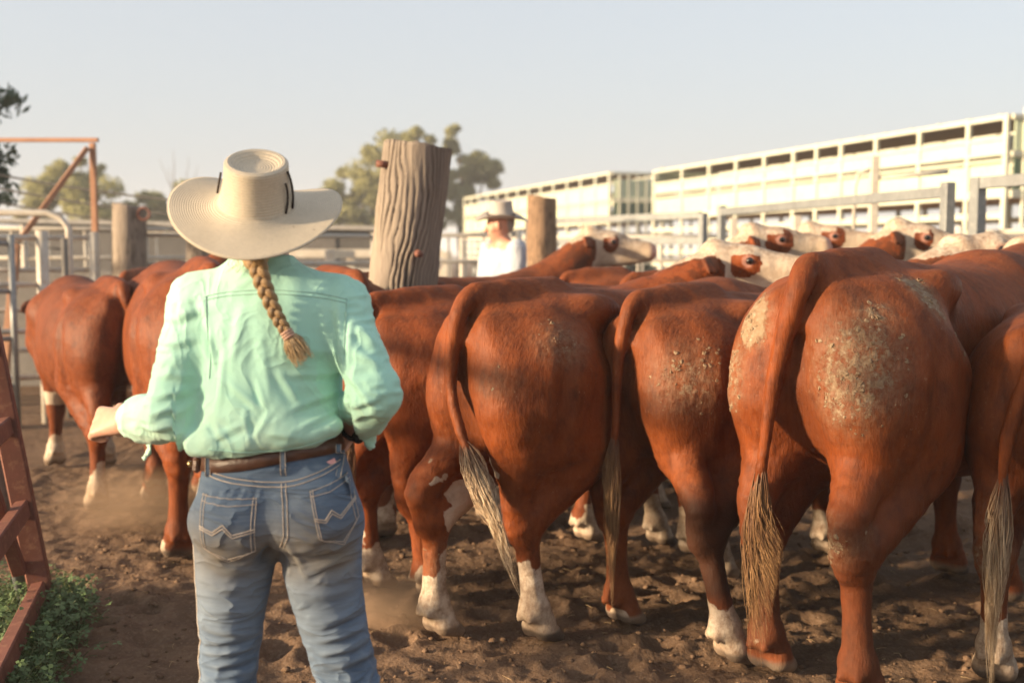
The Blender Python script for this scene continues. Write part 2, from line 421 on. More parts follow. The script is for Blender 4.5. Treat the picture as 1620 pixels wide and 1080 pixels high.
# ------------------------------------------------------------------ rusty red gate leaning at the left
def rust_material(name, c1, c2, c3, sc=6, rough=.65, metal=.1):
    t = NT(name); n = t.noise(sc, 5, .65); m = t.noise(sc * 5, 4, .7)
    c = t.mix(t.rng(n, .35, .65), c1, c2); c = t.mix(t.rng(m, .52, .68, 0, .8), c, c3); return t.out(c, rough, .35, metal, t.bump(m, .25, .004))
RUST = rust_material('rusty_red_steel', (.17, .062, .042), (.12, .045, .03), (.23, .11, .065))
GALV = rust_material('galvanised_steel', (.24, .25, .25), (.19, .195, .195), (.30, .30, .29), 5, .45, .35)
PIPE = rust_material('weathered_pale_pipe', (.50, .46, .40), (.41, .37, .31), (.36, .26, .17), 4, .6, .1)
ORANGE = rust_material('orange_rusted_steel', (.36, .19, .11), (.29, .145, .085), (.26, .12, .07), 4, .7, .05)
def red_gate():
    a = Vector((-1.86, 4.22, 0)); b = Vector((-1.455, 2.79, 0)); d = (b - a).normalized(); L = (b - a).length; lean = math.tan(R(-8.5))
    root = empty('metal_gate', a, 0, 'rusty red steel gate leaning outwards above the green weeds', 'gate')
    side = Vector((-d.y, d.x, 0)); side = side if side.x > 0 else -side
    def q(t, z): return d * t + Vector((0, 0, z)) + side * (z * lean)
    up = q(0, 1) - q(0, 0)
    for t in (0, L): MB().bar(q(t, -.02), q(t, 1.52), .085, .06, .006, up=d).build('stile', RUST, root)
    for z in (.14, .47, .80, 1.12, 1.46): MB().bar(q(.032, z), q(L - .032, z), .05, .072, .005, up=up).build('rail', RUST, root)
    off = -side * .056
    MB().bar(q(.04, .22) + off, q(L * .42, 1.44) + off, .05, .05, .004, up=up).build('brace', RUST, root)
    MB().bar(q(L * .42, 1.44) + off * 1.02, q(L * .8, .22) + off * 1.02, .05, .05, .004, up=up).build('brace', RUST, root)
    for z in (.25, 1.30): MB().tube([q(-.045, z - .04), q(-.045, z + .04)], .018, 8).build('hinge', GALV, root)
    MB().tube([q(-.09, 0) + off * 1.6, q(-.1, 1.62) + off * 1.6], .024, 10).build('hinge_pole', GALV, root)
red_gate()

# ------------------------------------------------------------------ weathered timber posts
def post_material(name, c1, c2, c3):
    t = NT(name); z = t.noise(5, 4, .6, stretch=(1, 1, .16), dist=.5); f = t.noise(60, 5, .75, stretch=(1, 1, .07), dist=.3); a = t.attr('groove')
    c = t.mix(t.rng(z, .35, .65), c1, c2); c = t.mix(t.rng(f, .5, .75, 0, .5), c, c3); c = t.mix(t.math('MULTIPLY', a, .95), c, (.03, .02, .015))
    return t.out(c, .88, .15, 0, t.bump(f, .9, .012))
POST = post_material('weathered_grey_timber', (.27, .22, .175), (.185, .15, .125), (.37, .315, .26))
POST2 = post_material('brown_timber', (.27, .17, .105), (.20, .125, .08), (.34, .24, .16))
def timber_post(name, x, y, h, r, lean, label, mat, seed=1, rough=.02, nA=220, nZ=190, squash=.9, knob=None):
    th = np.linspace(0, 2 * math.pi, nA, endpoint=False); zz = np.concatenate([np.linspace(-.05, h, nZ)]); T, Z = np.meshgrid(th, zz)
    C, S_ = np.cos(T), np.sin(T); base = np.stack([C.ravel() * r, S_.ravel() * r, Z.ravel()], 1)
    wob = .05 * np.sin(Z.ravel() * 5.2 + seed) + .035 * np.sin(Z.ravel() * 11 + T.ravel() * 2) + .05 * (fnoise(base, 5, 2, seed) - .5)
    Tq = T.ravel(); zq = Z.ravel(); nf = 2.2 / r
    Q = np.stack([(C.ravel()) * r, S_.ravel() * r, Z.ravel() * .09], 1); Q[:, :2] += wob[:, None] * .55
    n1 = 1 - np.abs(2 * fnoise(Q, 9.5 * .2 / r, 2, seed + 3) - 1); n2 = fnoise(Q, 30, 2, seed + 8)
    ph = Tq * 18 + .9 * np.sin(4.3 * zq + 1.2 * np.sin(Tq * 2) + seed) + 12. * (fnoise(base * (1, 1, .55), .8 / r, 4, seed + 30, .55) - .5)
    g = np.clip((1 - np.abs(np.sin(ph))) ** 2.6 * (2.4 * vnoise(base * (1, 1, .3), 1.9 / r, seed + 40) - .3), 0, 1); rr = r * (1 + .10 * (fnoise(base, 3.2, 2, seed + 1) - .5) * 2 * .7) + rough * (-g + .35 * (n2 - .5)) + .02 * sstep(.35 - Z.ravel(), 0, .4)
    tap = 1 + .10 * (1 - Z.ravel() / h); rr = rr * tap
    rr *= 1 - .16 * np.clip(np.cos(T.ravel() - R(-38)), 0, 1) ** 3                  # adzed flat on one side
    V = np.stack([C.ravel() * rr, S_.ravel() * rr * squash, Z.ravel()], 1)
    top = Z.ravel() > h - 1e-6; V[top, 2] += .05 * (fnoise(base[top], 9, 3, seed) - .5) - .25 * r * C.ravel()[top] * .6
    k = np.clip((Z.ravel() - h * .9) / (h * .1), 0, 1); V[:, 2] -= 0 * k
    ii, jj = np.meshgrid(np.arange(nZ - 1), np.arange(nA), indexing='ij'); F = np.stack([ii * nA + jj, ii * nA + (jj + 1) % nA, (ii + 1) * nA + (jj + 1) % nA, (ii + 1) * nA + jj], -1).reshape(-1, 4)
    # end grain cap: shrinking rings
    caps = []; fs = []; last = np.arange((nZ - 1) * nA, nZ * nA); cen = V[last].mean(0); allV = [V]; cnt = len(V); gg = [g]
    for s, dz in ((.9, .004), (.6, -.006), (.3, -.012), (.02, -.01)):
        nv = cen + (V[last] - cen) * s * np.array((1, 1, 1)); nv[:, 2] += dz + .012 * (vnoise(V[last], 40, seed) - .5); allV.append(nv); gg.append(sstep(vnoise(nv, 60, 2), .6, .8)); cur = np.arange(cnt, cnt + nA); prev = last if len(allV) == 2 else np.arange(cnt - nA, cnt)
        fs.append(np.stack([prev, np.roll(prev, -1), np.roll(cur, -1), cur], 1)); cnt += nA
    V = np.concatenate(allV); F = np.concatenate([F] + fs)
    V[:, 0] += lean[0] * V[:, 2]; V[:, 1] += lean[1] * V[:, 2]
    o = mesh_obj(name, np_mesh(name, V, F, True, dict(groove=np.concatenate(gg))), mat); o.location = (x, y, 0); tag(o, label, 'post'); return o
P1 = timber_post('timber_post', -.785, 6.2, 2.07, .195, (.126, 0), 'tall weathered timber post with deep wavy grain, standing among the cattle', POST, 4, .024)
MB().tube([(.26, -.165, 1.47), (.275, -.205, 1.465), (.26, -.23, 1.463)], [.02, .02, .015], 10).build('bolt', RUST, P1)
MB().tube([(.10, -.10, 1.96), (.03, -.12, 1.965)], .02, 8).build('wire_stub', RUST, P1)
P2_ = timber_post('timber_post', .335, 12., 2.08, .165, (0, 0), 'short brown timber post behind the pale rail beside the man in the grey hat', POST2, 9, .012, 64, 80)
P3 = timber_post('timber_post', -3.92, 11., 1.95, .17, (.03, 0), 'pale timber post with one dark face in the left yards', POST, 14, .014, 64, 80)
P4 = timber_post('timber_post', -3.75, 13.2, 1.62, .20, (0, 0), 'squat timber post half hidden by the straw hat brim', POST, 17, .014, 64, 80)
MB().tube([(.17 + .06 * math.cos(t) + .06, -.1, 1.86 + .06 * math.sin(t)) for t in np.linspace(0, 6.283, 21)], .012, 6, caps=False).build('steel_ring', RUST, P3)

# ------------------------------------------------------------------ yard fences on the right
def panel(name, a, b, zs, label, mat, posts=(1, 1), ph=None, w=.06, rail=.05, bars=0, group='yard fence panels', z0=0., cat_='fence', tube=False, extra=0):
    """yard panel from a to b (ground points): end posts, rails, optional upright bars, each a part"""
    a, b = Vector((*a, 0)), Vector((*b, 0)); d = (b - a); L = d.length; d.normalize(); root = empty(name, a, 0, label, cat_, group); ph = ph or max(zs) + .06
    ends = [0, L] if all(posts) else ([0] if posts[0] else ([L] if posts[1] else []))
    for k in range(extra): ends.append(L * (k + 1) / (extra + 1))
    for t in ends:
        if tube: MB().tube([d * t + Vector((0, 0, z0 - .02)), d * t + Vector((0, 0, ph))], w * .5, 10).build('post', mat, root)
        else: MB().bar(d * t + Vector((0, 0, z0 - .02)), d * t + Vector((0, 0, ph)), w, w, .006, up=d).build('post', mat, root)
    me = None
    for z in zs:
        if tube: o = MB().tube([d * (w * .3) + Vector((0, 0, z)), d * (L - w * .3) + Vector((0, 0, z))], rail * .5, 8).build('rail', mat, root)
        else: o = MB().bar(d * (w * .5) + Vector((0, 0, z)), d * (L - w * .5) + Vector((0, 0, z)), rail * .8, rail, .004).build('rail', mat, root)
    for k in range(bars):
        t = L * (k + 1) / (bars + 1)
        if me is None: o = MB().tube([d * t + Vector((0, 0, min(zs))), d * t + Vector((0, 0, max(zs)))], .017, 6).build('bar', mat, root); me = o.data; base_t = t
        else: o = mesh_obj('bar', me, None, root); o.location = d * (t - base_t)
    return root
panel('rail_fence', (.22, 14.2), (2.02, 11.5), (.35, .75, 1.15, 1.60, 1.87), 'galvanised rail panel running right from the brown timber post', GALV, ph=1.89, w=.075, rail=.075)
panel('rail_fence', (2.14, 11.1), (2.98, 7.45), (.35, .75, 1.15, 1.55, 1.885), 'galvanised rail panel between two pairs of square posts', GALV, ph=1.95, w=.075, rail=.075)
panel('rail_fence', (3.10, 7.25), (4.6, 3.2), (.35, .75, 1.15, 1.55, 1.93), 'galvanised rail panel at the far right edge behind the raised white head', GALV, ph=1.97, w=.08, rail=.075)
pst = MB().bar((0, 0, -.02), (0, 0, 1.86), .075, .075, .006, up=(0, 1, 0)).build('steel_post', ORANGE); pst.location = (3.48, 8.1, 0); tag(pst, 'orange rusted steel post just behind the right hand rail panel', 'post')
# pale pipe yards in front of the trucks
for k, (a, b, nb, lab) in enumerate((((-1.4, 15.5), (.1, 15.2), 5, 'pale pipe panel behind the man in the grey hat'), ((.7, 17.6), (3.4, 16.4), 9, 'pale pipe panel with close upright bars below the front truck deck'),
        ((3.5, 16.2), (5.6, 13.6), 8, 'pale pipe panel with upright bars nearest the second rail fence'), ((-.9, 19.5), (2.6, 19.), 8, 'long pale pipe panel farthest back in front of the rear truck'), ((4.6, 18.5), (7.2, 16.), 7, 'pale pipe panel below the open lower truck deck'), ((5.6, 13.2), (7.2, 10.6), 6, 'pale pipe panel at the right edge before the truck corner'))):
    panel('pipe_fence', a, b, (.3, .65, 1.0, 1.35, 1.72), lab, PIPE, ph=1.8, w=.09, rail=.06, bars=nb, tube=True, group='pale pipe yards before the trucks')
for x, y, h, lab in ((-.05, 13.4, 1.75, 'pale square post left of the brown timber post'), (1.35, 15.0, 1.7, 'pale square post behind the first rail panel'), (4.05, 12.2, 2.55, 'tall pale post with a bent pipe arm in front of the truck'), (3.3, 12.6, 1.9, 'pale square post below the truck side, third from the right'), (2.75, 13.5, 1.9, 'pale square post below the truck side, fourth from the right')):
    o = MB().bar((0, 0, -.02), (0, 0, h), .09, .09, .008, up=(0, 1, 0)).build('steel_post', PIPE); o.location = (x, y, 0); tag(o, lab, 'post', 'pale posts of the loading yards')
    if h > 2.2: MB().tube([(.04, 0, 2.3), (.3, -.1, 2.32), (.75, -.2, 2.36)], .025, 8).build('pipe_arm', PIPE, o); MB().tube([(-.04, 0, 2.4), (-.16, .03, 2.36), (-.2, .04, 2.2), (-.2, .04, 1.6)], .02, 8).build('pipe_arm', PIPE, o)

# ------------------------------------------------------------------ stock trailers
CREAM = rust_material('cream_painted_steel', (.50, .50, .41), (.45, .45, .36), (.40, .36, .28), 2, .45, .05)
PGREEN = rust_material('pale_green_sheet', (.50, .56, .40), (.44, .50, .34), (.38, .40, .28), 2, .5, .05)
DGREEN = rust_material('dark_green_sheet', (.05, .10, .06), (.04, .08, .05), (.07, .10, .06), 2, .5, .05)
INNER = simple_mat('dusty_deck', (.30, .17, .08), (.22, .12, .06), 3, .9)
TYRE = simple_mat('tyre_rubber', (.03, .028, .026), (.05, .042, .035), 9, .85)
def trailer(x, y, hd, L, bays, label, ztop=4.38, W=2.5):
    """double deck stock crate; origin at the near right... local x runs along the truck away from the camera, y to the left-hand side seen from the camera"""
    root = empty('cattle_trailer', (x, y, 0), hd, label, 'trailer', 'double deck stock trailers parked beyond the yards')
    side = W / 2; zf = 1.15; zm = 2.62
    for z, t in ((zf, .16), (zm, .10)): MB().box((L / 2, 0, z), (L - .02, W - .14, t), bev=.01).build('deck', INNER, root)
    for s in (1, -1): MB().box((L / 2, s * .5, .93), (L - .1, .16, .26), bev=.01).build('chassis_rail', DGREEN, root)
    xs = [0.06] + [L * t for t in bays] + [L - .06]
    for s in (1, -1):
        for xx in xs: MB().box((xx, s * side, (zf + ztop) / 2 - .05), (.11, .09, ztop - zf + .1), bev=.01).build('rib', CREAM, root)
        for z, h in ((ztop - .03, .1), (ztop - .43, .07), (3.42, .08), (3.30 - .02, .05), (2.62, .16), (1.15, .2)): MB().box((L / 2, s * (side + .002), z), (L, .07, h), bev=.008).build('rail', CREAM, root)
        for x0, x1 in zip(xs[:-1], xs[1:]):
            m, w = (x0 + x1) / 2, x1 - x0 - .1
            sh = ztop - .47 - 3.45; MB().box((m, s * (side - .015), 3.45 + sh / 2), (w, .03, sh), bev=.006).build('side_sheet', CREAM, root)
            MB().box((m, s * (side - .02), 2.95), (w, .03, .52), bev=.006).build('side_sheet', PGREEN, root)
            for z in (1.5, 1.85, 2.2): MB().box((m, s * (side - .01), z), (w, .035, .13), bev=.006).build('side_slat', CREAM, root)
    for xx, mirror in ((.0, 1), (L, -1)):                               # end gates: frame, sheet and upright bars
        e = xx - .03 * mirror
        for z, h in ((ztop - .03, .1), (3.4, .1), (2.62, .16), (1.15, .2)): MB().box((e, 0, z), (.07, W - .12, h), bev=.008).build('end_rail', CREAM, root)
        MB().box((e + .03 * mirror, .0, 3.02), (.03, W - .3, .62), bev=.006).build('end_sheet', DGREEN, root)
        MB().box((e + .03 * mirror, .0, 3.80), (.03, W - .3, .66), bev=.006).build('end_sheet', PGREEN, root)
        bm_ = None
        for k in range(6):
            yy = -W / 2 + W * (k + 1) / 7
            if bm_ is None: o = MB().box((e - .02 * mirror, yy, 2.75), (.06, .07, 3.1), bev=.008).build('end_bar', CREAM, root); bm_ = o.data; y0 = yy
            else: o = mesh_obj('end_bar', bm_, None, root); o.location = (0, yy - y0, 0)
    MB().box((L / 2, 0, ztop + .0), (L - .1, W - .5, .03)).build('shade_sheet', INNER, root)  # sheet added over the crate to keep its inside dark
    for k, xx in enumerate(np.linspace(.3, L - .3, 18)):                 # roof bows seen from below
        MB().box((xx, 0, ztop + .03), (.05, W - .06, .05)).build('roof_bow', CREAM, root)
    wm = None
    for xx in (1.4, 2.7, L - 3.9, L - 2.6, L - 1.3):
        for s in (1, -1):
            if wm is None:
                mb = MB(); mb.tube([(0, -.14, 0), (0, -.15, 0), (0, .15, 0), (0, .14, 0)], [.38, .5, .5, .38], 28); o = mb.build('tyre', TYRE, root); wm = o.data
                rmb = MB(); rmb.tube([(0, -.155, 0), (0, .155, 0)], .27, 20); rm_ = rmb.mesh('rim'); rm_.materials.append(GALV)
            else: o = mesh_obj('tyre', wm, None, root)
            o.location = (xx, s * .95, .5); mesh_obj('rim', rm_, None, o)
    for xx in (2.0, L - 2.6): MB().box((xx, 0, .74), (2.9, 1.5, .10)).build('axle_frame', DGREEN, root)
    return root
HD1 = math.atan2(14.8, -5.1)
trailer(10.85, 21.7, HD1, 15.4, (.07, .165, .26, .345, .41, .475, .565, .66, .76, .87), 'cream and pale green stock trailer with slatted sides, nearest on the right', ztop=4.14)
trailer(4.75, 40.0, math.atan2(20, -6.6), 19.5, (.07, .145, .22, .30, .38, .46, .54, .62, .70, .78, .86, .93), 'stock trailer parked farther along, its end showing beside the near trailer')

# ------------------------------------------------------------------ yards on the left
panel('pipe_fence', (-5.9, 8.3), (-4.2, 9.1), (.35, .75, 1.15, 1.55), 'grey pipe panel with close rails beyond the leftmost cow', GALV, ph=1.62, w=.055, rail=.045, tube=True, group='left pipe yards', extra=1)
panel('pipe_fence', (-4.62, 9.0), (-4.05, 9.35), (.4, .8, 1.2, 1.6), 'short pale pipe panel with stout white posts', PIPE, ph=1.66, w=.10, rail=.05, tube=True, group='left pipe yards')
panel('pipe_fence', (-6.4, 10.6), (-4.2, 10.9), (.5, .9, 1.3, 1.62), 'pale pipe panel left of the pale timber post', PIPE, ph=1.68, w=.10, rail=.05, tube=True, group='left pipe yards', extra=1)
panel('pipe_fence', (-3.9, 11.2), (-1.6, 12.6), (.5, .95, 1.35, 1.66), 'pale pipe panel running behind the straw hat from the timber post', PIPE, ph=1.7, w=.08, rail=.055, tube=True, group='left pipe yards', extra=1)
panel('pipe_fence', (-8.2, 14.5), (-3.6, 15.5), (.5, .95, 1.4, 1.8), 'farthest pipe panel in the left yards', PIPE, ph=1.85, w=.09, rail=.055, bars=9, tube=True, group='left pipe yards', extra=2)
panel('pipe_fence', (-2.6, 17.5), (-2.35, 14.0), (.55, 1.0, 1.45), 'pale rail fence between the low dark shed and the tall weathered post', PIPE, ph=1.5, w=.12, rail=.12, group='left pipe yards')
panel('rail_fence', (-5.5, 20.), (-1.2, 20.), (.6, 1.1, 1.46), 'white rail fence in front of the low dark shed', PIPE, ph=1.5, w=.16, rail=.15, group='left pipe yards')
o = MB().tube([(-6.6, 10.0, -.02), (-6.6, 10.0, 1.7), (-6.5, 10.0, 1.80), (-6.35, 10.0, 1.84), (-4.35, 10.15, 1.84), (-4.22, 10.16, 1.80), (-4.15, 10.17, 1.70), (-4.15, 10.17, -.02)], .032, 10).build('pipe_hoop', PIPE); tag(o, 'tall bent pipe hoop rounding down beside the pale timber post', 'pipe')
o = MB().tube([(-5.6, 9.8, -.02), (-5.6, 9.8, 1.55), (-5.55, 9.8, 1.62), (-5.45, 9.8, 1.66), (-5.1, 9.8, 1.66), (-5.02, 9.8, 1.62), (-4.98, 9.8, 1.55), (-4.98, 9.8, -.02)], .026, 10).build('pipe_hoop', GALV); tag(o, 'lower grey pipe hoop under the slanting orange brace', 'pipe')
g_ = empty('loading_frame', (-4.22, 11.0, 0), 0, 'orange rusted steel frame with tall post, top beam and slanting brace', 'frame')
MB().bar((0, 0, -.02), (0, 0, 2.57), .055, .055, .005, up=(0, 1, 0)).build('post', ORANGE, g_)
MB().bar((.06, 0, 2.60), (-5.2, .2, 2.62), .042, .042, .005).build('beam', ORANGE, g_)
MB().bar((-.03, -.055, 2.52), (-.62, -.4, 1.55), .052, .052, .005).build('brace', ORANGE, g_); MB().bar((-.62, -.4, 1.55), (-.8, -.45, -.02), .07, .07, .006, up=(0, 1, 0)).build('post', ORANGE, g_)
MB().bar((-5.14, .2, 2.57), (-5.14, .2, -.02), .075, .075, .006, up=(0, 1, 0)).build('post', ORANGE, g_)
CONC = simple_mat('grey_concrete', (.24, .22, .20), (.18, .165, .15), 3, .9, bump=.3)
mb = MB(); mb.box((0, 0, .62), (2.6, .12, 1.28), bev=.01); o = mb.build('concrete_wall', CONC); o.location = (-5.45, 12.0, 0); o.rotation_euler = (0, 0, R(8)); tag(o, 'low grey concrete wall behind the left pipe panels', 'wall')
SHED = simple_mat('dark_tin', (.085, .078, .075), (.065, .06, .058), 2, .6); ROOF = simple_mat('grey_tin', (.30, .28, .26), rough=.6)
s_ = empty('low_shed', (-7.6, 27., 0), 0, 'low dark tin shed with pale roof edge behind the white rail', 'shed')
MB().box((0, 0, 1.0), (9.6, 4, 2.0), bev=.01).build('wall', SHED, s_); MB().box((0, -.05, 2.12), (10.0, 4.5, .10), rot=(0, R(1.2), 0), bev=.01).build('roof', ROOF, s_)
MB().box((2.6, -2.015, .95), (1.9, .04, 1.9), bev=.006).build('door', simple_mat('tin_door', (.11, .10, .095), rough=.6), s_)
WIRE = simple_mat('wire_grey', (.12, .11, .10), rough=.6)
for k, (z0, z1, yy, lab) in enumerate(((2.55, 1.95, 11.6, 'topmost of the three slack wires sloping down behind the orange frame'), (2.40, 1.80, 11.8, 'middle of the three slack wires sloping down behind the orange frame'), (2.22, 1.68, 12.0, 'lowest of the three slack wires sloping down behind the orange frame'), (2.1, 1.5, 9.7, 'single slack wire at the far left beside the dark foliage'))):
    x0, x1 = ((-6.6, -2.6) if k < 3 else (-5.9, -4.0)); pts = [(x0 + (x1 - x0) * t, yy, z0 + (z1 - z0) * t - .10 * 4 * t * (1 - t)) for t in np.linspace(0, 1, 14)]
    o = MB().tube(pts, .012 if k < 3 else .009, 5).build('wire', WIRE); tag(o, lab, 'wire')
    MB().tube([(x0, yy, -.02), (x0, yy, z0 + .1)], .03, 8).build('wire_stake', WIRE, o); MB().tube([(x1, yy, -.02), (x1, yy, z1 + .1)], .03, 8).build('wire_stake', WIRE, o)

# ------------------------------------------------------------------ trees
BARK = simple_mat('bark', (.16, .12, .09), (.10, .075, .055), 6, .9, bump=.4, stretch=(1, 1, .3))
LEAF1 = leaf_mat('gum_leaf', (.33, .315, .14), (.27, .26, .115), .5, .5)  # paler than real foliage, the haze wash is put into the colour
LEAF2 = leaf_mat('dark_leaf', (.07, .10, .065), (.05, .08, .055), .3, 1.)
def limb(mb, a, b, r0, r1, rg, n=6, wob=.06):
    a, b = Vector(a), Vector(b); L = (b - a).length
    pts = [a.lerp(b, t / n) + Vector((rg.gauss(0, wob), rg.gauss(0, wob), rg.gauss(0, wob * .5))) * L * .3 * (math.sin(t / n * 3.14)) for t in range(n + 1)]
    mb.tube(pts, [r0 + (r1 - r0) * t / n for t in range(n + 1)], 7)
def leaves_mesh(name, clumps, rg, per, size, droop=0., thin=.38):
    n = sum(int(per * c[2]) for c in clumps); C = []
    for c, r, wgt in clumps:
        m = int(per * wgt); p = rg.normal(size=(m, 3)); p /= np.linalg.norm(p, axis=1)[:, None]; rad = rg.random((m, 1)) ** .45; C.append(np.array(c) + p * rad * np.array(r))
    C = np.concatenate(C); m = len(C); d = rg.normal(size=(m, 3)); d[:, 2] = d[:, 2] * .6 - droop; d /= np.linalg.norm(d, axis=1)[:, None]
    s = np.cross(d, rg.normal(size=(m, 3))); s /= np.linalg.norm(s, axis=1)[:, None]; L = size * rg.uniform(.6, 1.3, (m, 1)); nn = np.cross(d, s)
    V = np.stack([C - d * L / 2, C + s * L * thin / 2 + nn * L * .06, C + d * L / 2, C - s * L * thin / 2 + nn * L * .06], 1).reshape(-1, 3)
    return np_mesh(name, V, np.arange(len(V)).reshape(-1, 4), False)
def tree(x, y, h, spec, label, leaf, seed, per=900, size=.3, droop=.3, name='gum_tree', trunk=(.0, .0), group='trees beyond the yards'):
    """spec: list of (dx, dy, z, rx, rz, weight) crown masses; each mass breaks into small clumps"""
    rg = np.random.default_rng(seed); rr = random.Random(seed); root = empty(name, (x, y, 0), 0, label, 'tree', group); tb = MB()
    top = Vector((trunk[0], trunk[1], h * .55)); limb(tb, (0, 0, -.1), top, h * .026, h * .016, rr, 8, .05); clumps = []
    for dx, dy, z, rx, rz, w in spec:
        limb(tb, top * (.6 + .4 * rr.random()), (dx, dy, z), h * .012, h * .003, rr)
        for k in range(int(9 * w) + 2):
            a = rg.normal(size=3); a /= np.linalg.norm(a); q = rg.random() ** .5; c = (dx + a[0] * rx * q, dy + a[1] * rx * q, z + a[2] * rz * q); cr = rx * rg.uniform(.22, .42)
            clumps.append((c, (cr, cr, cr * .75), w * rg.uniform(.06, .16))); limb(tb, (dx, dy, z), c, h * .004, h * .0012, rr, 4)
    tb.build('trunk', BARK, root); crown = mesh_obj('crown', leaves_mesh('crown', clumps, rg, per, size, droop), leaf, root); return root
tree(-7.6, 60, 9.0, [(-1.6, 0, 4.6, 1.9, 1.5, 1.2), (1.3, 0, 6.6, 2.2, 1.3, 1.3), (-.2, 0, 5.2, 2.2, 1.4, 1.2), (3.0, 0, 5.2, 1.7, 1.4, 1.), (.8, 0, 3.0, 2.6, 1.5, 1.2), (2.3, 0, 7.7, 1.1, .8, .5), (-2.2, 0, 2.8, 2.0, 1.2, .9)], 'broad pale gum tree behind the tall weathered post', LEAF1, 3, 2600, .34)
tree(-2.9, 62, 9.0, [(-.1, 0, 7.6, 1.0, 1.0, .8), (.9, 0, 6.0, 1.5, 1.0, 1.0), (-.4, 0, 4.8, 1.5, 1.4, 1.1), (1.9, 0, 6.3, 1.0, .5, .45), (-1.0, 0, 6.9, .8, .5, .4), (.2, 0, 3.2, 1.6, 1.0, .8)], 'upright pale gum tree just right of the tall weathered post', LEAF1, 5, 2600, .34)
tree(-20.3, 52, 7.0, [(-1.2, 0, 4.6, 1.7, 1.4, 1.), (.6, 0, 3.6, 1.9, 1.3, 1.), (-1.9, 0, 3.2, 1.5, 1.1, .8), (-.2, 0, 5.7, 1.0, .7, .5), (0, 0, 2.2, 2.2, 1., .8)], 'pale gum tree beyond the orange steel frame', LEAF1, 8, 2300, .32)
tree(-16.6, 54, 6.0, [(.2, 0, 3.9, 1.7, 1.1, .9), (-1.4, 0, 3.3, 1.3, 1.1, .8), (1.7, 0, 3.6, 1.2, .9, .7), (.4, 0, 2.2, 2.1, .9, .8)], 'pale gum tree between the pale timber post and the straw hat', LEAF1, 12, 2300, .32)
tree(-11.2, 66, 6.5, [(0, 0, 3.6, 2.0, 1.5, 1.), (1.9, 0, 3.0, 1.8, 1.3, .9), (-1.8, 0, 2.6, 1.5, 1.1, .8)], 'low pale gum tree above the dark shed roof', LEAF1, 14, 2300, .34)
tree(-7.05, 12.3, 4.6, [(.75, -.1, 3.15, .75, .42, 1.), (1.05, -.1, 2.45, .55, .45, .75), (.2, 0, 3.8, 1.0, .6, 1.), (-.6, .3, 3.2, 1.1, .8, 1.), (.7, 0, 2.75, .55, .5, .6)], 'dark drooping pepper tree reaching in at the left edge', LEAF2, 19, 800, .15, 1.1, name='pepper_tree', group='tree at the left edge')
tree(-9.07, -1.56, 5.2, [(0, 0, 3.35, .75, .75, 1.), (.3, -.9, 4.0, .7, .6, .8), (-.4, .2, 4.6, .9, .6, .9)], 'unseen gum tree added outside the red gate to shade the woman', LEAF2, 23, 860, .16, .5, group='unseen shade tree added beside the red gate')  # out of view, added to put the woman in soft shade
mb = MB(); rr = random.Random(4); limb(mb, (0, 0, -.1), (.1, 0, 3.2), .07, .035, rr, 8, .04)
for a, b in (((.05, 0, 2.2), (-.5, .1, 4.6)), ((.1, 0, 3.1), (.25, 0, 5.0)), ((-.2, .05, 3.3), (-.8, 0, 4.9)), ((.1, 0, 3.0), (.6, 0, 4.7)), ((-.3, .05, 3.8), (-.3, 0, 5.2))): limb(mb, a, b, .022, .005, rr, 6, .08)
o = mb.build('bare_sapling', BARK); o.location = (-12.1, 40, 0); tag(o, 'thin bare sapling showing above the hat brim', 'tree')

# ------------------------------------------------------------------ dusty air over the yards
mb = MB(); mb.box((0, 300, 6.2), (2600, 2600, 14.6)); hz = mesh_obj('haze', mb.mesh('haze'))
hm_ = bpy.data.materials.new('dusty_air'); hm_.use_nodes = True; hn = hm_.node_tree; hn.nodes.clear()
pv = hn.nodes.new('ShaderNodeVolumePrincipled'); pv.inputs['Color'].default_value = (.93, .95, .98, 1); pv.inputs['Density'].default_value = .0019; pv.inputs['Anisotropy'].default_value = .0
ho = hn.nodes.new('ShaderNodeOutputMaterial'); hn.links.new(pv.outputs[0], ho.inputs['Volume']); hz.data.materials.append(hm_); tag(hz, kind='stuff')
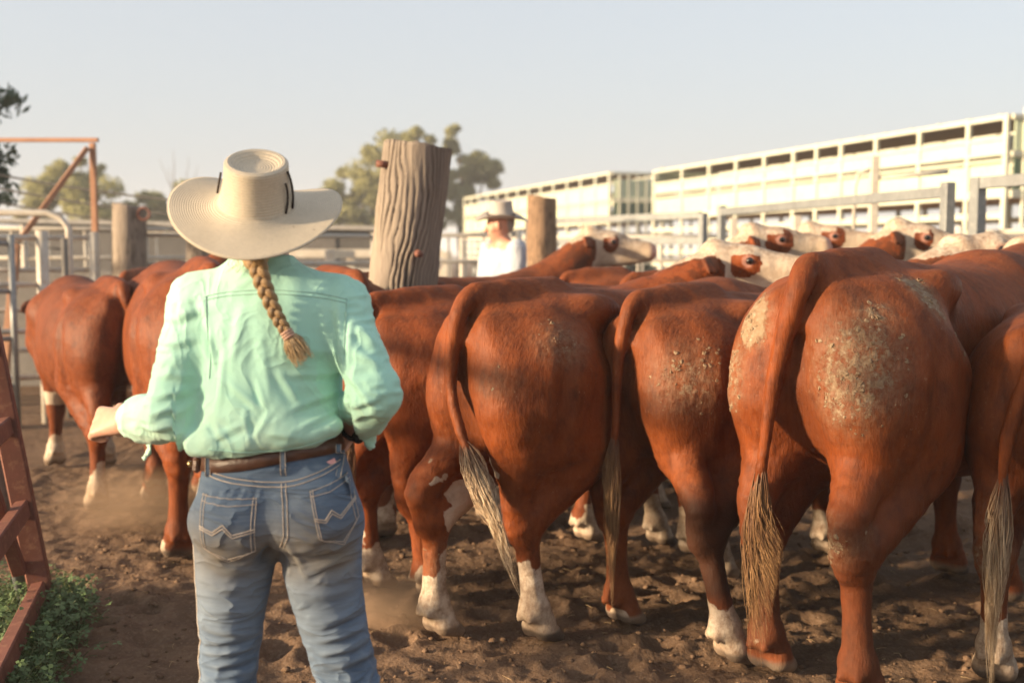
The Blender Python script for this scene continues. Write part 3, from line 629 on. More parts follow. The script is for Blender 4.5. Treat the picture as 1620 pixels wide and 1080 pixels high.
# ------------------------------------------------------------------ cattle
def hide_material():
    t = NT('cattle_hide')
    oi = t.n('ShaderNodeObjectInfo')
    big = t.noise(3.6, 3, .5, dist=.4); fine = t.noise(60, 3, .6); mid = t.noise(5, 2, .5)
    brown = t.mix(t.rng(big, .3, .72), (.185, .043, .0085), (.082, .0185, .0046))
    brown = t.mix(t.math('MULTIPLY', t.rng(mid, .4, .9), .3), brown, (.165, .043, .0135))
    brown = t.mul(brown, oi.outputs['Color'])
    brown = t.mix(t.math('MULTIPLY', t.rng(fine, .4, .8), .3), brown, (.075, .02, .008))
    hairs = t.noise(90, 4, .7, stretch=(.5, 1, .22))
    brown = t.mix(t.rng(hairs, .35, .75, 0, .55), brown, (.20, .06, .021))
    mot = t.noise(19, 4, .65, stretch=(1, 1, .6)); brown = t.mix(t.rng(mot, .46, .72, 0, .7), brown, (.045, .0115, .005)); brown = t.mix(t.rng(t.noise(34, 4, .7, stretch=(1, 1, .45)), .5, .75, 0, .5), brown, (.185, .05, .0155))
    # dust lying in the coat
    dn = t.math('MULTIPLY', t.attr('dust'), t.rng(t.noise(22, 6, .75), .30, .80))
    brown = t.mix(t.math('MULTIPLY', dn, .42), brown, (.19, .085, .042))
    fl = t.math('MULTIPLY', t.rng(t.noise(75, 2, .6), .66, .74), t.rng(t.noise(3.5, 3, .6), .45, .65)); brown = t.mix(t.math('MULTIPLY', fl, .4), brown, (.36, .24, .15))
    edge = t.math('ADD', t.attr('white'), t.math('MULTIPLY', t.math('SUBTRACT', t.noise(26, 5, .7), .5), .8))
    wcol = t.mix(t.rng(mid, .35, .7), (.52, .43, .34), (.36, .27, .19))
    wcol = t.mix(t.math('MULTIPLY', t.rng(t.noise(28, 6, .75), .40, .66), t.rng(t.attr('dust'), .0, .4, .3, .95)), wcol, (.20, .125, .08))
    c = t.mix(t.rng(edge, .42, .58), brown, wcol)
    c = t.mix(t.attr('pink'), c, (.50, .27, .21))
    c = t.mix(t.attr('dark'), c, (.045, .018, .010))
    hoofc = t.mix(t.rng(mid, .35, .65), (.27, .19, .13), (.09, .065, .05))
    c = t.mix(t.attr('hoof'), c, hoofc)
    # caked dung and mud, in flakes
    vo = t.n('ShaderNodeTexVoronoi'); vo.inputs['Scale'].default_value = 62; t.l(t.coord('Object'), vo.inputs['Vector'])
    mn = t.math('ADD', t.attr('mud'), t.math('MULTIPLY', t.math('SUBTRACT', t.noise(34, 6, .75), .5), 1.5))
    mm = t.rng(mn, .48, .62)
    mcol = t.mix(t.rng(vo.outputs['Distance'], .1, .55), (.34, .27, .19), (.21, .14, .085))
    mcol = t.mix(t.rng(t.noise(20, 3), .4, .62), mcol, (.25, .18, .115))
    film = t.math('MULTIPLY', t.rng(t.attr('mud'), .05, .6, 0, .75), t.rng(t.noise(45, 6, .8), .36, .66)); c = t.mix(film, c, (.25, .165, .105))
    c = t.mix(t.math('MULTIPLY', mm, .85), c, mcol)
    nm = t.bump(hairs, .7, .006)
    nm = t.bump(t.noise(150, 2, .6, stretch=(.6, 1, .3)), .25, .003, nm); nm = t.bump(t.noise(16, 4, .6), .2, .02, nm)
    mh = t.math('MULTIPLY', mm, t.math('SUBTRACT', 1.2, vo.outputs['Distance']))
    nm = t.bump(mh, .45, .010, nm)
    ro = t.math('ADD', .53, t.math('MULTIPLY', t.math('MAXIMUM', mm, t.attr('dust')), .3))
    return t.out(c, ro, .15, 0, nm)
HIDE = hide_material()
def hair_material(name, c1, c2):
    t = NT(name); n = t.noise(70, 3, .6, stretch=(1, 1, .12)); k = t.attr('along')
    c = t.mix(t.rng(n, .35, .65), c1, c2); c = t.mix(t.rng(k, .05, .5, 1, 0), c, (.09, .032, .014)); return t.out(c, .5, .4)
TAIL_BLONDE = hair_material('tail_hair_blonde', (.30, .17, .075), (.10, .045, .02))
TAIL_DARK = hair_material('tail_hair_dark', (.16, .07, .03), (.06, .025, .012))
TAIL_WHITE = hair_material('tail_hair_white', (.56, .43, .29), (.22, .13, .065))
EYE = simple_mat('eye_dark', (.012, .008, .007), rough=.08, spec=.6)

def cow_shape(vox, P):
    """one continuous cattle body. x forward from the rump, y left, z up. Returns V, F, attributes and anchor points"""
    g = P.get; fat = g('fat', 1.); hd = g('head', {}); legs = g('legs', {})
    low = g('low', False)
    S = SDF((-.45, -.62, -.02), (2.75, .62, 1.95), vox)
    st = [(-.03, 1.17, 1.0, .05), (.02, 1.255, .90, .15), (.09, 1.32, .80, .205), (.19, 1.355, .73, .245), (.36, 1.37, .68, .25), (.55, 1.368, .645, .228),
          (.76, 1.352, .595, .25), (1.0, 1.342, .55, .302), (1.25, 1.347, .53, .312), (1.45, 1.37, .53, .28), (1.6, 1.372, .555, .245), (1.74, 1.33, .61, .205), (1.87, 1.25, .71, .15), (1.95, 1.15, .85, .07)]
    hump = g('hump', 0.)
    st = [(x, zt + (hump * math.exp(-((x - 1.5) / .17) ** 2)), zb, w * fat, 0.) for x, zt, zb, w in st]
    S.loft(0, st, 0, 2.25)
    tl = g('tail', [(-.075, 0, 1.12), (-.07, 0, .9), (-.06, 0, .62)])
    for sgn in (1, -1):
        s = sgn
        S.ell((.50, s * .212 * fat, 1.275), (.10, .05, .055), .11)                    # hook bone
        S.ell((.035, s * .095, 1.215), (.05, .042, .055), .075)                       # pin bone
        S.chain([(.22, s * .165, .80), (.20, s * .16, .67)], [.112, .08], .06); S.chain([(.27, s * .15 * fat, 1.04), (.33, s * .172 * fat, .80)], [.19, .145], .07); S.ell((.26, s * .145 * fat, .97), (.265, .18, .30), .10)
        S.chain([(.09, s * .112 * fat, 1.12), (.075, s * .145 * fat, .93), (.13, s * .155, .74)], [.105, .118, .09], .05, 3)
        S.chain([(.47, s * .165 * fat, .98), (.45, s * .19, .77)], [.15, .125], .08); S.chain([(.49, s * .175, .82), (.40, s * .175, .70)], [.10, .10], .06)
        S.chain([(.205, s * .345 * fat, 1.15), (.185, s * .345 * fat, .95), (.20, s * .32, .76)], [.018, .022, .018], .05, 3, neg=True)   # between the thigh muscles
        S.chain([(.66, s * .315 * fat, 1.12), (.645, s * .315 * fat, .95), (.615, s * .29 * fat, .80)], [.03, .045, .04], .06, 3, neg=True)  # thigh against flank
        S.ell((.17, s * .13, 1.372), (.09, .05, .03), .07, neg=True)                  # hollow beside the tail head
        # flank fold and groove behind the ribs
        S.chain([(.66, s * .17 * fat, .76), (.52, s * .19, .70)], [.06, .05], .06)
        S.ell((.68, s * .385 * fat, 1.17), (.13, .09, .12), .12, neg=True)             # paralumbar hollow
        S.chain([(1.50, s * .19, 1.12), (1.60, s * .195, .92)], [.15, .12], .08)       # shoulder
        S.chain([(1.60, s * .19, .92), (1.46, s * .18, .78)], [.125, .10], .06)
    S.chain([(-.05, 0, 1.12), (-.045, 0, .95), (.0, 0, .80)], [.035, .035, .03], .06, neg=True)          # cleft between the thighs
    S.chain([(.45, 0, 1.345), (.2, 0, 1.345), (.06, 0, 1.325)], [.06, .055, .048], .06)
    S.ell((1.74, 0, .70), (.20, .13, .15), .10)
    if g('udder', True): S.ell((.36, 0, .69), (.12, .085, .09), .07)
    # legs
    hl = {}
    for key, hind, s in (('hl', 1, 1), ('hr', 1, -1), ('fl', 0, 1), ('fr', 0, -1)):
        dx, dy, dz = legs.get(key, (0, 0, 0)); y = s * .15
        if hind:
            stifle = np.array((.43 + .2 * dx, s * .19 + .15 * dy, .74)); hock = np.array((.045 + .78 * dx - .25 * dz, y + .72 * dy, .495 + .55 * dz))
            fet = np.array((.075 + dx - .1 * dz, y + dy, .15 + dz)); toe = .0 if dz < .02 else -.7
            S.chain([stifle, stifle * .52 + hock * .48 + np.array((.0, s * .006, 0)), hock + (.012, 0, .0)], [.122, .106, .072], .05, 4)
            S.chain([(.12, s * .15, .76), (hock + (-.045, 0, .12)), hock + (-.05, 0, .03)], [.095, .064, .044], .045, 4)    # tendon to the point of the hock
            S.ell(hock + (.005, 0, -.02), (.088, .062, .09), .03)
            top = hock + (.012, 0, -.04)
        else:
            elbow = np.array((1.47, s * .175, .78)); hock = np.array((1.50 + .55 * dx + .2 * dz, y + .55 * dy, .43 + .4 * dz)); fet = np.array((1.50 + dx - .25 * dz, y + dy, .15 + dz)); toe = .0 if dz < .02 else -.8
            S.chain([elbow, (elbow + hock) / 2 + (.0, s * .004, .02), hock + (0, 0, .03)], [.105, .076, .062], .05, 4)
            S.ell(hock, (.064, .06, .07), .03); top = hock + (0, 0, -.03)
        mid = (top + fet) / 2
        S.chain([top, mid, fet], [.056, .043, .050], .02, 4)
        ln = g('splay', {}).get(key, 0.); ca, sa = math.cos(ln), math.sin(ln)         # toe direction
        pt = lambda a, b, c: fet + (a * ca - b * sa, a * sa + b * ca, c)
        if toe: tx, tz = (.03, -.115)
        else: tx, tz = (.085, -.125)
        for e in (1, -1):
            S.chain([fet, pt(.03, e * .022, -.055)], [.050, .046], .02)
            S.chain([pt(.028, e * .033, -.085), pt(tx + .01, e * .036, tz)], [.047, .027], .012)
            S.ell(pt(-.052, e * .027, -.03), (.018, .016, .021), .01)
        S.ell(fet, (.058, .056, .055), .02)
        hl[key] = (fet, hock)
    # tail
    T = [(.12, 0, 1.345), (.03, 0, 1.342), (-.028, 0, 1.28)] + [(a + .028, b, c) for a, b, c in tl]
    Tr = np.interp(np.linspace(0, 1, len(T)), [0, .3, .6, 1], [.043, .037, .025, .017])
    S.chain(T, Tr, .022, 5)
    # neck and head
    na, pit, yaw = hd.get('up', .05), hd.get('pitch', -.5), hd.get('yaw', 0.)
    B = np.array((1.60, 0, 1.13)); dirn = np.array((math.cos(na) * math.cos(yaw * .55), math.cos(na) * math.sin(yaw * .55), math.sin(na)))
    poll = B + dirn * hd.get('len', .62)
    S.chain([B, B + dirn * .3, poll - dirn * .02 + np.array((0, 0, -.02))], [.215, .165, .115], .10, 4)
    S.chain([(1.74, 0, .80), B + dirn * .28 + np.array((0, 0, -.2)), poll + np.array((0, 0, -.12))], [.09, .09, .07], .10, 3)
    fwd = np.array((math.cos(pit) * math.cos(yaw), math.cos(pit) * math.sin(yaw), math.sin(pit)))
    lf = np.array((-math.sin(yaw), math.cos(yaw), 0)); up = np.cross(fwd, lf); M = np.stack([fwd, lf, up], 1)
    h = lambda x, y, z: poll + M @ np.array((x, y, z))
    S.chain([h(0, 0, -.01), h(.16, 0, -.02), h(.30, 0, -.045), h(.42, 0, -.06)], [.112, .102, .078, .068], .03)
    S.chain([h(.05, 0, -.125), h(.2, 0, -.135), h(.38, 0, -.115)], [.075, .062, .042], .04)
    S.ell(h(.445, 0, -.07), (.062, .08, .066), .03, M)
    for s in (1, -1):
        S.ell(h(.145, s * .082, .012), (.05, .028, .03), .03, M)
        S.ell(h(.155, s * .112, -.012), (.022, .016, .018), .012, M, neg=True)
        S.ell(h(.49, s * .042, -.05), (.02, .014, .017), .012, M, neg=True)
        S.chain([h(-.005, s * .095, -.005), h(-.03, s * .15, -.01), h(-.05, s * .22, -.025), h(-.055, s * .275, -.05)], [.03, .052, .058, .018], .015, 3, flat=(M @ np.array((.8, 0, .6)), .35))
        S.chain([h(.015, s * .15, -.015), h(.0, s * .21, -.03)], [.03, .02], .012, flat=(M @ np.array((.8, 0, .6)), .5), neg=True)
    S.ell(h(-.02, 0, .075), (.06, .075, .04), .04, M)
    S.chain([h(.50, .075, -.118), h(.36, .088, -.105)], [.006, .005], .008, neg=True); S.chain([h(.50, -.075, -.118), h(.36, -.088, -.105)], [.006, .005], .008, neg=True)
    V, F = S.mesh(3)
    V[:, 2] = np.maximum(V[:, 2], .0)
    N = normals(V, F); x, y, z = V.T
    # skin folds and muscle relief
    nz = fnoise(V, 5.5, 3, P.get('seed', 1)) - .5
    mask = sstep(z, .45, .7)
    Qf = V * (1, 1, 3.2) + .05 * (fnoise(V, 7, 2, P.get('seed', 1) + 2) - .5)[:, None]; rf = (1 - np.abs(2 * fnoise(Qf, 9, 2, P.get('seed', 1) + 4) - 1)) ** 4
    leg = sstep(z, .30, .42) * (1 - sstep(z, .72, .9)) * (x < .75)
    V = V + N * (nz * .019 * mask - rf * .006 * leg * g('skin', 1.))[:, None]
    for (cx, cz, w_, d_) in g('folds', []): pass
    # pigments
    seed = P.get('seed', 1); nb = fnoise(V, 7, 4, seed + 5); white = np.zeros(len(V))
    hv = (V - poll) @ M
    onhead = sstep(hv[:, 0], -.13, -.07) * (np.linalg.norm(V - h(.2, 0, -.05), axis=1) < .40)
    crest = sstep(N[:, 2] + (nb - .5) * .8, .45, .6) * (x > 1.5) * (np.linalg.norm(V - poll, axis=1) < g('crest', 0.)) * (np.abs(hv[:, 1]) < .12)
    ear = (np.abs(hv[:, 1]) > .118) & (hv[:, 0] < .07) & (np.linalg.norm(V - poll, axis=1) < .36)
    face = onhead * (~ear)
    patch = np.zeros(len(V))
    for s in (1, -1):
        pr = hd.get('patch', .07); patch = np.maximum(patch, (np.linalg.norm((hv - (.14, s * .1, -.01)) * (1, .6, 1), axis=1) + (nb - .5) * .06 < pr))
    if g('whiteface', True): white = np.maximum(white, face * (1 - patch))
    white = np.maximum(white, crest)
    wl = g('sock', .27)
    for key, (fet, hock) in hl.items():
        m = (np.abs(x - fet[0]) < .3) & (np.sign(y) == np.sign(fet[1] or 1)) if abs(fet[1]) > .02 else (np.abs(x - fet[0]) < .3)
        wk = g('socks', {}).get(key, wl)
        white = np.maximum(white, m * (1 - sstep(z + (nb - .5) * .55, wk - .05, wk + .05)))
    bl = g('belly', .62)
    white = np.maximum(white, (x > .62) * (x < 1.9) * (1 - sstep(z + (nb - .5) * .2, bl - .03, bl + .03)) * (np.abs(y) < .26) * (z > .48))
    for (cx, cy, cz, r) in g('wpatch', []):
        white = np.maximum(white, 1 - sstep(np.linalg.norm(V - (cx, cy, cz), axis=1) + (nb - .5) * .34 + (fnoise(V, 22, 3, seed + 6) - .5) * .12, r - .02, r + .02))
    toe_z = np.zeros(len(V)); hoof = np.zeros(len(V))
    for key, (fet, hock) in hl.items():
        near = np.linalg.norm((V - fet)[:, :2], axis=1) < .16
        hoof = np.maximum(hoof, near * (1 - sstep(z, fet[2] - .095, fet[2] - .08)))
    pink = sstep(hv[:, 0], .44, .475) * onhead * .9
    dark = np.zeros(len(V))
    ring = np.minimum(np.linalg.norm(hv - (.15, .105, -.005), axis=1), np.linalg.norm(hv - (.15, -.105, -.005), axis=1))
    pink = np.maximum(pink, .7 * (1 - sstep(ring, .025, .036)))
    dark = np.maximum(dark, .55 * ear * (fnoise(V, 18, 3, seed + 9) > .45))
    dark = np.maximum(dark, g('darkleg', 0.) * (sstep(z, g('darklow', .22), g('darklow', .22) + .08) * (1 - sstep(z + (nb - .5) * .3, .52, .76))) * (x < .6) * ((y < .02) | (g('darklow', .22) < .1)))
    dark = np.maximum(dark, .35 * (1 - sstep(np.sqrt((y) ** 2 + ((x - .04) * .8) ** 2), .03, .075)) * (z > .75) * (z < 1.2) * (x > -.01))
    mud = np.zeros(len(V))
    for (cx, cy, cz, rx, ry, rz, a) in g('mud', []):
        q = np.sqrt(((x - cx) / rx) ** 2 + ((y - cy) / ry) ** 2 + ((z - cz) / rz) ** 2); mud = np.maximum(mud, a * (1 - sstep(q, .35, 1.15)))
    dust = g('dust', .5) * np.clip(sstep(N[:, 2], .1, .9) + (1 - sstep(z, .2, .5)) * .8, 0, 1)
    V2 = V + N * (mud * .007 * (vnoise(V, 75, seed + 3) > .45))[:, None]
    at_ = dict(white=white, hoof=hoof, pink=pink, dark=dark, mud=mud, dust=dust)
    eyes = [h(.158, s * .098, -.004) for s in (1, -1)]
    return V2, F, at_, dict(tail=np.array(T[-1]), taild=np.array(T[-1]) - np.array(T[-2]), eyes=eyes, N=N)

def tuft(A, d, parent, mat, n=70, L=.36, spread=.03, bend=(0, 0, 0), seed=0, curl=.014, r0=.0017):
    """switch of hair: separate tapering locks from the end of the tail"""
    rg = random.Random(seed); mb = MB(); along = []
    A = Vector(A); d = Vector(d).normalized(); bend = Vector(bend)
    o = d.orthogonal().normalized(); p = d.cross(o)
    n = int(n * 3.2); locks = [(rg.uniform(0, 6.283), math.sqrt(rg.random()), rg.uniform(.55, 1.08), rg.uniform(0, 6.28)) for _ in range(13)]
    for i in range(n):
        la, lr, ll, lp = locks[i % 13]; a = rg.uniform(0, 6.283); rr = math.sqrt(rg.random()); st = A - d * rg.uniform(.0, .14)
        off = (o * math.cos(a) + p * math.sin(a)); l = L * ll * rg.uniform(.72, 1.08); ph = lp + rg.uniform(-.5, .5); w = .9; lo = o * math.cos(la) + p * math.sin(la); pts = []; rad = []
        for k in range(9):
            t = k / 8; sp = spread * math.sin(min(1, t * 1.5) * 1.57) * (1 - .8 * max(0, (t - .4) / .6))
            q = st + d * (l * t) + Vector((0, 0, -1)) * (l * t * t * .25) + off * (.010 + rr * sp * .35) * (1 - .75 * t) + lo * (lr * sp) + bend * (t * t) + (o * math.sin(ph + t * 7 * w) + p * math.cos(ph * 1.7 + t * 6)) * (curl * t)
            pts.append(q); rad.append(r0 * (1 - .85 * t ** 1.5) * (.6 + .4 * rr))
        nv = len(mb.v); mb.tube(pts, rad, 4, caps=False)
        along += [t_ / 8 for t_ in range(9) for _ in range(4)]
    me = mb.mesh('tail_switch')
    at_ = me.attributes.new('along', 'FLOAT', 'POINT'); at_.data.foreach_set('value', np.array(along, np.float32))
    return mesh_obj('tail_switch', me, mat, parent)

def uv_ball(r, n=8):
    mb = MB(); V = []; 
    for i in range(n + 1):
        for k in range(2 * n):
            a, b = math.pi * i / n, math.pi * k / n; V.append((r * math.sin(a) * math.cos(b), r * math.sin(a) * math.sin(b), r * math.cos(a)))
    F = [(i * 2 * n + k, (i + 1) * 2 * n + k, (i + 1) * 2 * n + (k + 1) % (2 * n), i * 2 * n + (k + 1) % (2 * n)) for i in range(n) for k in range(2 * n)]
    mb.add(V, F, True); me = mb.mesh('eye'); me.materials.append(EYE); return me
EYE_ME = uv_ball(.021)

def flake_mesh(V, N, mask, n, seed, thr=.2, size=.0065):
    """small dried flakes standing on the hide"""
    rg = np.random.default_rng(seed); w = np.clip(mask / (mask.max() + 1e-9) - thr, 0, 1) + 1e-9; w = w * (fnoise(V, 16, 3, seed) > .5) ** 1; w = w / w.sum()
    ids = rg.choice(len(V), n, p=w); vv = []; ff = []
    for i in ids:
        p = V[i]; nn = N[i]; a = np.cross(nn, rg.normal(size=3)); a /= np.linalg.norm(a); b = np.cross(nn, a)
        s = size * (.25 + 1.5 * rg.random() ** 2.2); m = 5; o = len(vv)
        for lvl, (sc, hh) in enumerate(((1., -.0015), (.72, s * rg.uniform(.10, .28)))):
            for k in range(m):
                q = 6.283 * (k + rg.uniform(-.3, .3)) / m; vv.append(p + (a * math.cos(q) + b * math.sin(q) * .8) * s * sc + nn * hh)
        ff += [(o + k, o + (k + 1) % m, o + m + (k + 1) % m, o + m + k) for k in range(m)]
        ff += [(o + m, o + m + 1, o + m + 2, o + m + 3), (o + m, o + m + 3, o + m + 4, o + m + 4)][:1]
    return vv, ff

def cow_mesh(name, vox, P):
    V, F, at_, an = cow_shape(vox, P); me = np_mesh(name, V, F, True, at_); me.materials.append(HIDE); return me, an, V
CATTLE_GROUP = 'red and white cattle bunched up in the yard'
def cow(x, y, head_deg, P, label, vox=.016, scale=1., tint=(1, 1, 1), tailmat=None, shared=None, flakes=0, tuft_kw=None, name='cow'):
    """head_deg: heading clockwise from straight away from the camera; (x, y) is the rump on the ground"""
    if shared: me, an, V = shared
    else: me, an, V = cow_mesh(name, vox, P)
    o = mesh_obj(name, me); o.location = (x, y, 0); o.rotation_euler = (0, 0, R(90 - head_deg)); o.scale = (scale,) * 3
    o.color = (*tint, 1); tag(o, label, 'cattle', CATTLE_GROUP)
    for e in an['eyes']:
        q = mesh_obj('eye', EYE_ME, None, o); q.location = e
    tk = dict(n=70, seed=int(abs(x * 100) + abs(y * 10))); tk.update(tuft_kw or {})
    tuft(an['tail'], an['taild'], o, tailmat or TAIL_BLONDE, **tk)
    if flakes:
        vv, ff = flake_mesh(V, an['N'], np.array([a.value for a in me.attributes['mud'].data]), flakes, 5)
        mb = MB(); mb.add(vv, ff); f = mb.build('dried_mud', MUDFLAKE, o); f['kind'] = 'stuff'
    return o
MUDFLAKE = simple_mat('dried_mud', (.27, .195, .125), (.17, .11, .065), 40, .9, .15)
# ------------------------------------------------------------------ people
def on_photo(px, py, Y):
    """point at depth Y (metres in front of the camera) seen at photograph pixel px, py"""
    f = 1710.; p = R(4.68); x = (px - 810) / f; y = -(py - 540) / f
    ry, rz = math.cos(p) + y * math.sin(p), -math.sin(p) + y * math.cos(p)
    return Vector((x * Y / ry, Y, 1.47 + rz * Y / ry))
def skin_material():
    t = NT('skin'); n = t.noise(30, 4, .6)
    c = t.mix(t.rng(n, .3, .7), (.52, .30, .215), (.45, .23, .16))
    t.b.inputs['Subsurface Weight'].default_value = .12; t.b.inputs['Subsurface Radius'].default_value = (.02, .008, .004)
    return t.out(c, .5, .4, 0, t.bump(t.noise(160, 3), .1, .002))
SKIN = skin_material()
def cloth_material(name, c1, c2, weave=900, dirt=None, wr=.25, wscale=9, stretch=None):
    t = NT(name); n = t.noise(5, 4, .6)
    c = t.mix(t.rng(n, .3, .7), c1, c2)
    if dirt: c = t.mix(t.math('MULTIPLY', t.attr('dirt'), t.rng(t.noise(12, 5, .7), .25, .6)), c, dirt)
    nm = t.bump(t.noise(wscale, 4, .55, stretch=stretch, dist=.6), wr, .02)
    rr_ = t.math('POWER', t.math('SUBTRACT', 1., t.math('ABSOLUTE', t.math('MULTIPLY', t.math('SUBTRACT', t.noise(wscale * .8, 2, .45, stretch=(1, 1, .8), dist=1.1), .5), 3.2))), 5)
    nm = t.bump(rr_, .22, .012, nm)
    w = t.n('ShaderNodeTexWave', wave_type='BANDS', bands_direction='Z'); w.inputs['Scale'].default_value = weave / 6.28; w.inputs['Distortion'].default_value = 2.
    t.l(t.coord('Object'), w.inputs['Vector'])
    nm = t.bump(w.outputs['Fac'], .12, .001, nm)
    nm = t.bump(t.noise(260, 2), .12, .0015, nm)
    return t.out(c, .85, .2, 0, nm, sheen=.15)
SHIRT = cloth_material('mint_cotton', (.395, .675, .565), (.345, .615, .50), 700, (.50, .58, .45), .22, 11)
def denim_material():
    t = NT('faded_denim')
    n = t.noise(6, 4, .6)
    c = t.mix(t.rng(n, .3, .7), (.05, .085, .145), (.072, .113, .18))
    slub = t.noise(40, 4, .7, stretch=(.12, .12, 5)); fine = t.noise(420, 2, .5, stretch=(.25, .25, 1))
    c = t.mix(t.rng(slub, .35, .75, 0, .6), c, (.145, .195, .26))
    c = t.mix(t.rng(fine, .45, .7, 0, .45), c, (.07, .10, .15))
    c = t.mix(t.math('MULTIPLY', t.attr('fade'), .5), c, (.22, .26, .305))
    c = t.mix(t.math('MULTIPLY', t.attr('seam'), .6), c, (.06, .085, .13))  # denim coloured darker along the fold valleys
    c = t.mix(t.math('MULTIPLY', t.attr('dirt'), t.rng(t.noise(16, 5, .7), .2, .6, .35, .85)), c, (.20, .15, .085))
    nm = t.bump(slub, .15, .004); nm = t.bump(fine, .2, .002, nm)
    nm = t.bump(t.noise(13, 4, .6, stretch=(.5, .5, 1.6), dist=.8), .16, .02, nm)
    rr_ = t.math('POWER', t.math('SUBTRACT', 1., t.math('ABSOLUTE', t.math('MULTIPLY', t.math('SUBTRACT', t.noise(9, 2, .45, stretch=(.6, .6, 1.7), dist=.9), .5), 3.2))), 5)
    nm = t.bump(rr_, .5, .012, nm)
    return t.out(c, .85, .2, 0, nm, sheen=.1)
DENIM = denim_material()
THREAD = simple_mat('pale_thread', (.55, .47, .40), (.42, .34, .27), 60, .8, .2)
LEATHER = simple_mat('brown_leather', (.105, .045, .025), (.06, .026, .016), 14, .42, .5, bump=.25, bscale=70)
METAL_D = simple_mat('dull_brass', (.45, .33, .17), rough=.35, metal=.9)
BLACK = simple_mat('black_plastic', (.012, .012, .013), rough=.3)
CORD = simple_mat('dark_cord', (.03, .018, .012), rough=.7)
def straw_material(name, c1, c2):
    t = NT(name); ring = t.attr('ring')
    w = t.n('ShaderNodeTexWave', wave_type='BANDS', bands_direction='X'); w.inputs['Scale'].default_value = 1.
    cx = t.n('ShaderNodeCombineXYZ'); t.l(t.math('MULTIPLY', ring, 52), cx.inputs[0]); t.l(cx.outputs[0], w.inputs['Vector'])
    n = t.noise(7, 4, .6); f = t.noise(120, 3, .6)
    c = t.mix(t.rng(n, .32, .7), c1, c2); c = t.mix(t.rng(f, .4, .75, 0, .3), c, tuple(v * .65 for v in c2))
    c = t.mix(t.rng(t.noise(38, 2, .5), .72, .76, 0, .7), c, (.16, .085, .04))
    c = t.mix(t.rng(w.outputs['Fac'], .5, 0, 0, .24), c, tuple(v * .6 for v in c2))
    nm = t.bump(w.outputs['Fac'], .4, .003); nm = t.bump(f, .15, .002, nm)
    return t.out(c, .6, .3, 0, nm)
STRAW = straw_material('palm_straw', (.60, .51, .385), (.52, .435, .32))
FELT = straw_material('grey_felt', (.42, .38, .34), (.33, .29, .26))
def hair_mat():
    t = NT('blonde_hair'); u = t.attr('strand')
    cx = t.n('ShaderNodeCombineXYZ'); t.l(u, cx.inputs[0]); t.l(t.math('MULTIPLY', t.attr('along'), 1.), cx.inputs[1])
    n = t.n('ShaderNodeTexNoise'); n.inputs['Scale'].default_value = 5.; n.inputs['Detail'].default_value = 4; t.l(cx.outputs[0], n.inputs['Vector'])
    c = t.mix(t.rng(n.outputs['Fac'], .3, .7), (.47, .31, .15), (.21, .11, .042))
    c = t.mix(t.attr('tip'), c, (.56, .43, .25))
    return t.out(c, .42, .5, 0, t.bump(n.outputs['Fac'], .9, .004))
HAIR = hair_mat()

def hand(S, w, d, n, side, curl=1., k=.007, sc=1.):
    """palm, five fingers. w wrist, d pointing direction, n back-of-hand normal, side +1 if thumb lies along d x n"""
    w = np.array(w, float); d = np.array(d, float); d /= np.linalg.norm(d); n = np.array(n, float); n -= d * (n @ d); n /= np.linalg.norm(n)
    s = np.cross(d, n) * side
    L = lambda a, b, c: w + (d * a + s * b + n * c) * sc
    S.chain([L(0, 0, 0), L(.03, 0, 0)], [.026 * sc, .027 * sc], .015, flat=(n, .72))
    for i, (b, ln) in enumerate(((.028, .9), (.0095, 1.), (-.009, .94), (-.026, .76))):
        S.chain([L(.02, b * .5, 0), L(.085, b, .002)], [.016 * sc, .0115 * sc], .012)
        a = [.55 * curl, 1.35 * curl, 1.0 * curl]; p = L(.088, b, .003); ang = 0; pts = [p]
        for q, sg in zip(a, (.042, .028, .022)):
            ang += q; p = p + (d * math.cos(ang) - n * math.sin(ang)) * sg * ln * sc; pts.append(p)
        S.chain(pts, [.0105 * sc, .0098 * sc, .0088 * sc, .0072 * sc], .004)
    S.chain([L(.02, .018, -.006), L(.05, .040, -.016), L(.078, .036, -.030), L(.098, .022, -.036)], [.016 * sc, .0135 * sc, .011 * sc, .009 * sc], .008)

def crease(V, N, P0, P1, w, d, back=True):
    """soft fold along a segment given in (x, z): a valley with a ridge beside it"""
    a = np.array(P0, float); b = np.array(P1, float); q = V[:, [0, 2]] - a; ba = b - a; L2 = ba @ ba
    t = np.clip((q @ ba) / L2, 0, 1); r = q - t[:, None] * ba; nn = np.array((-ba[1], ba[0])) / math.sqrt(L2); sd = r @ nn
    dist = np.linalg.norm(r, axis=1); taper = np.sin(np.clip(t, .03, .97) * math.pi) ** .6
    m = sstep(-N[:, 1], .0, .35) if back else 1.
    return m * taper * d * (-np.exp(-(dist / w) ** 2) + .9 * np.exp(-((sd - 1.5 * w) / (1.1 * w)) ** 2) * np.exp(-((dist - 1.5 * w).clip(0) / w) ** 2))

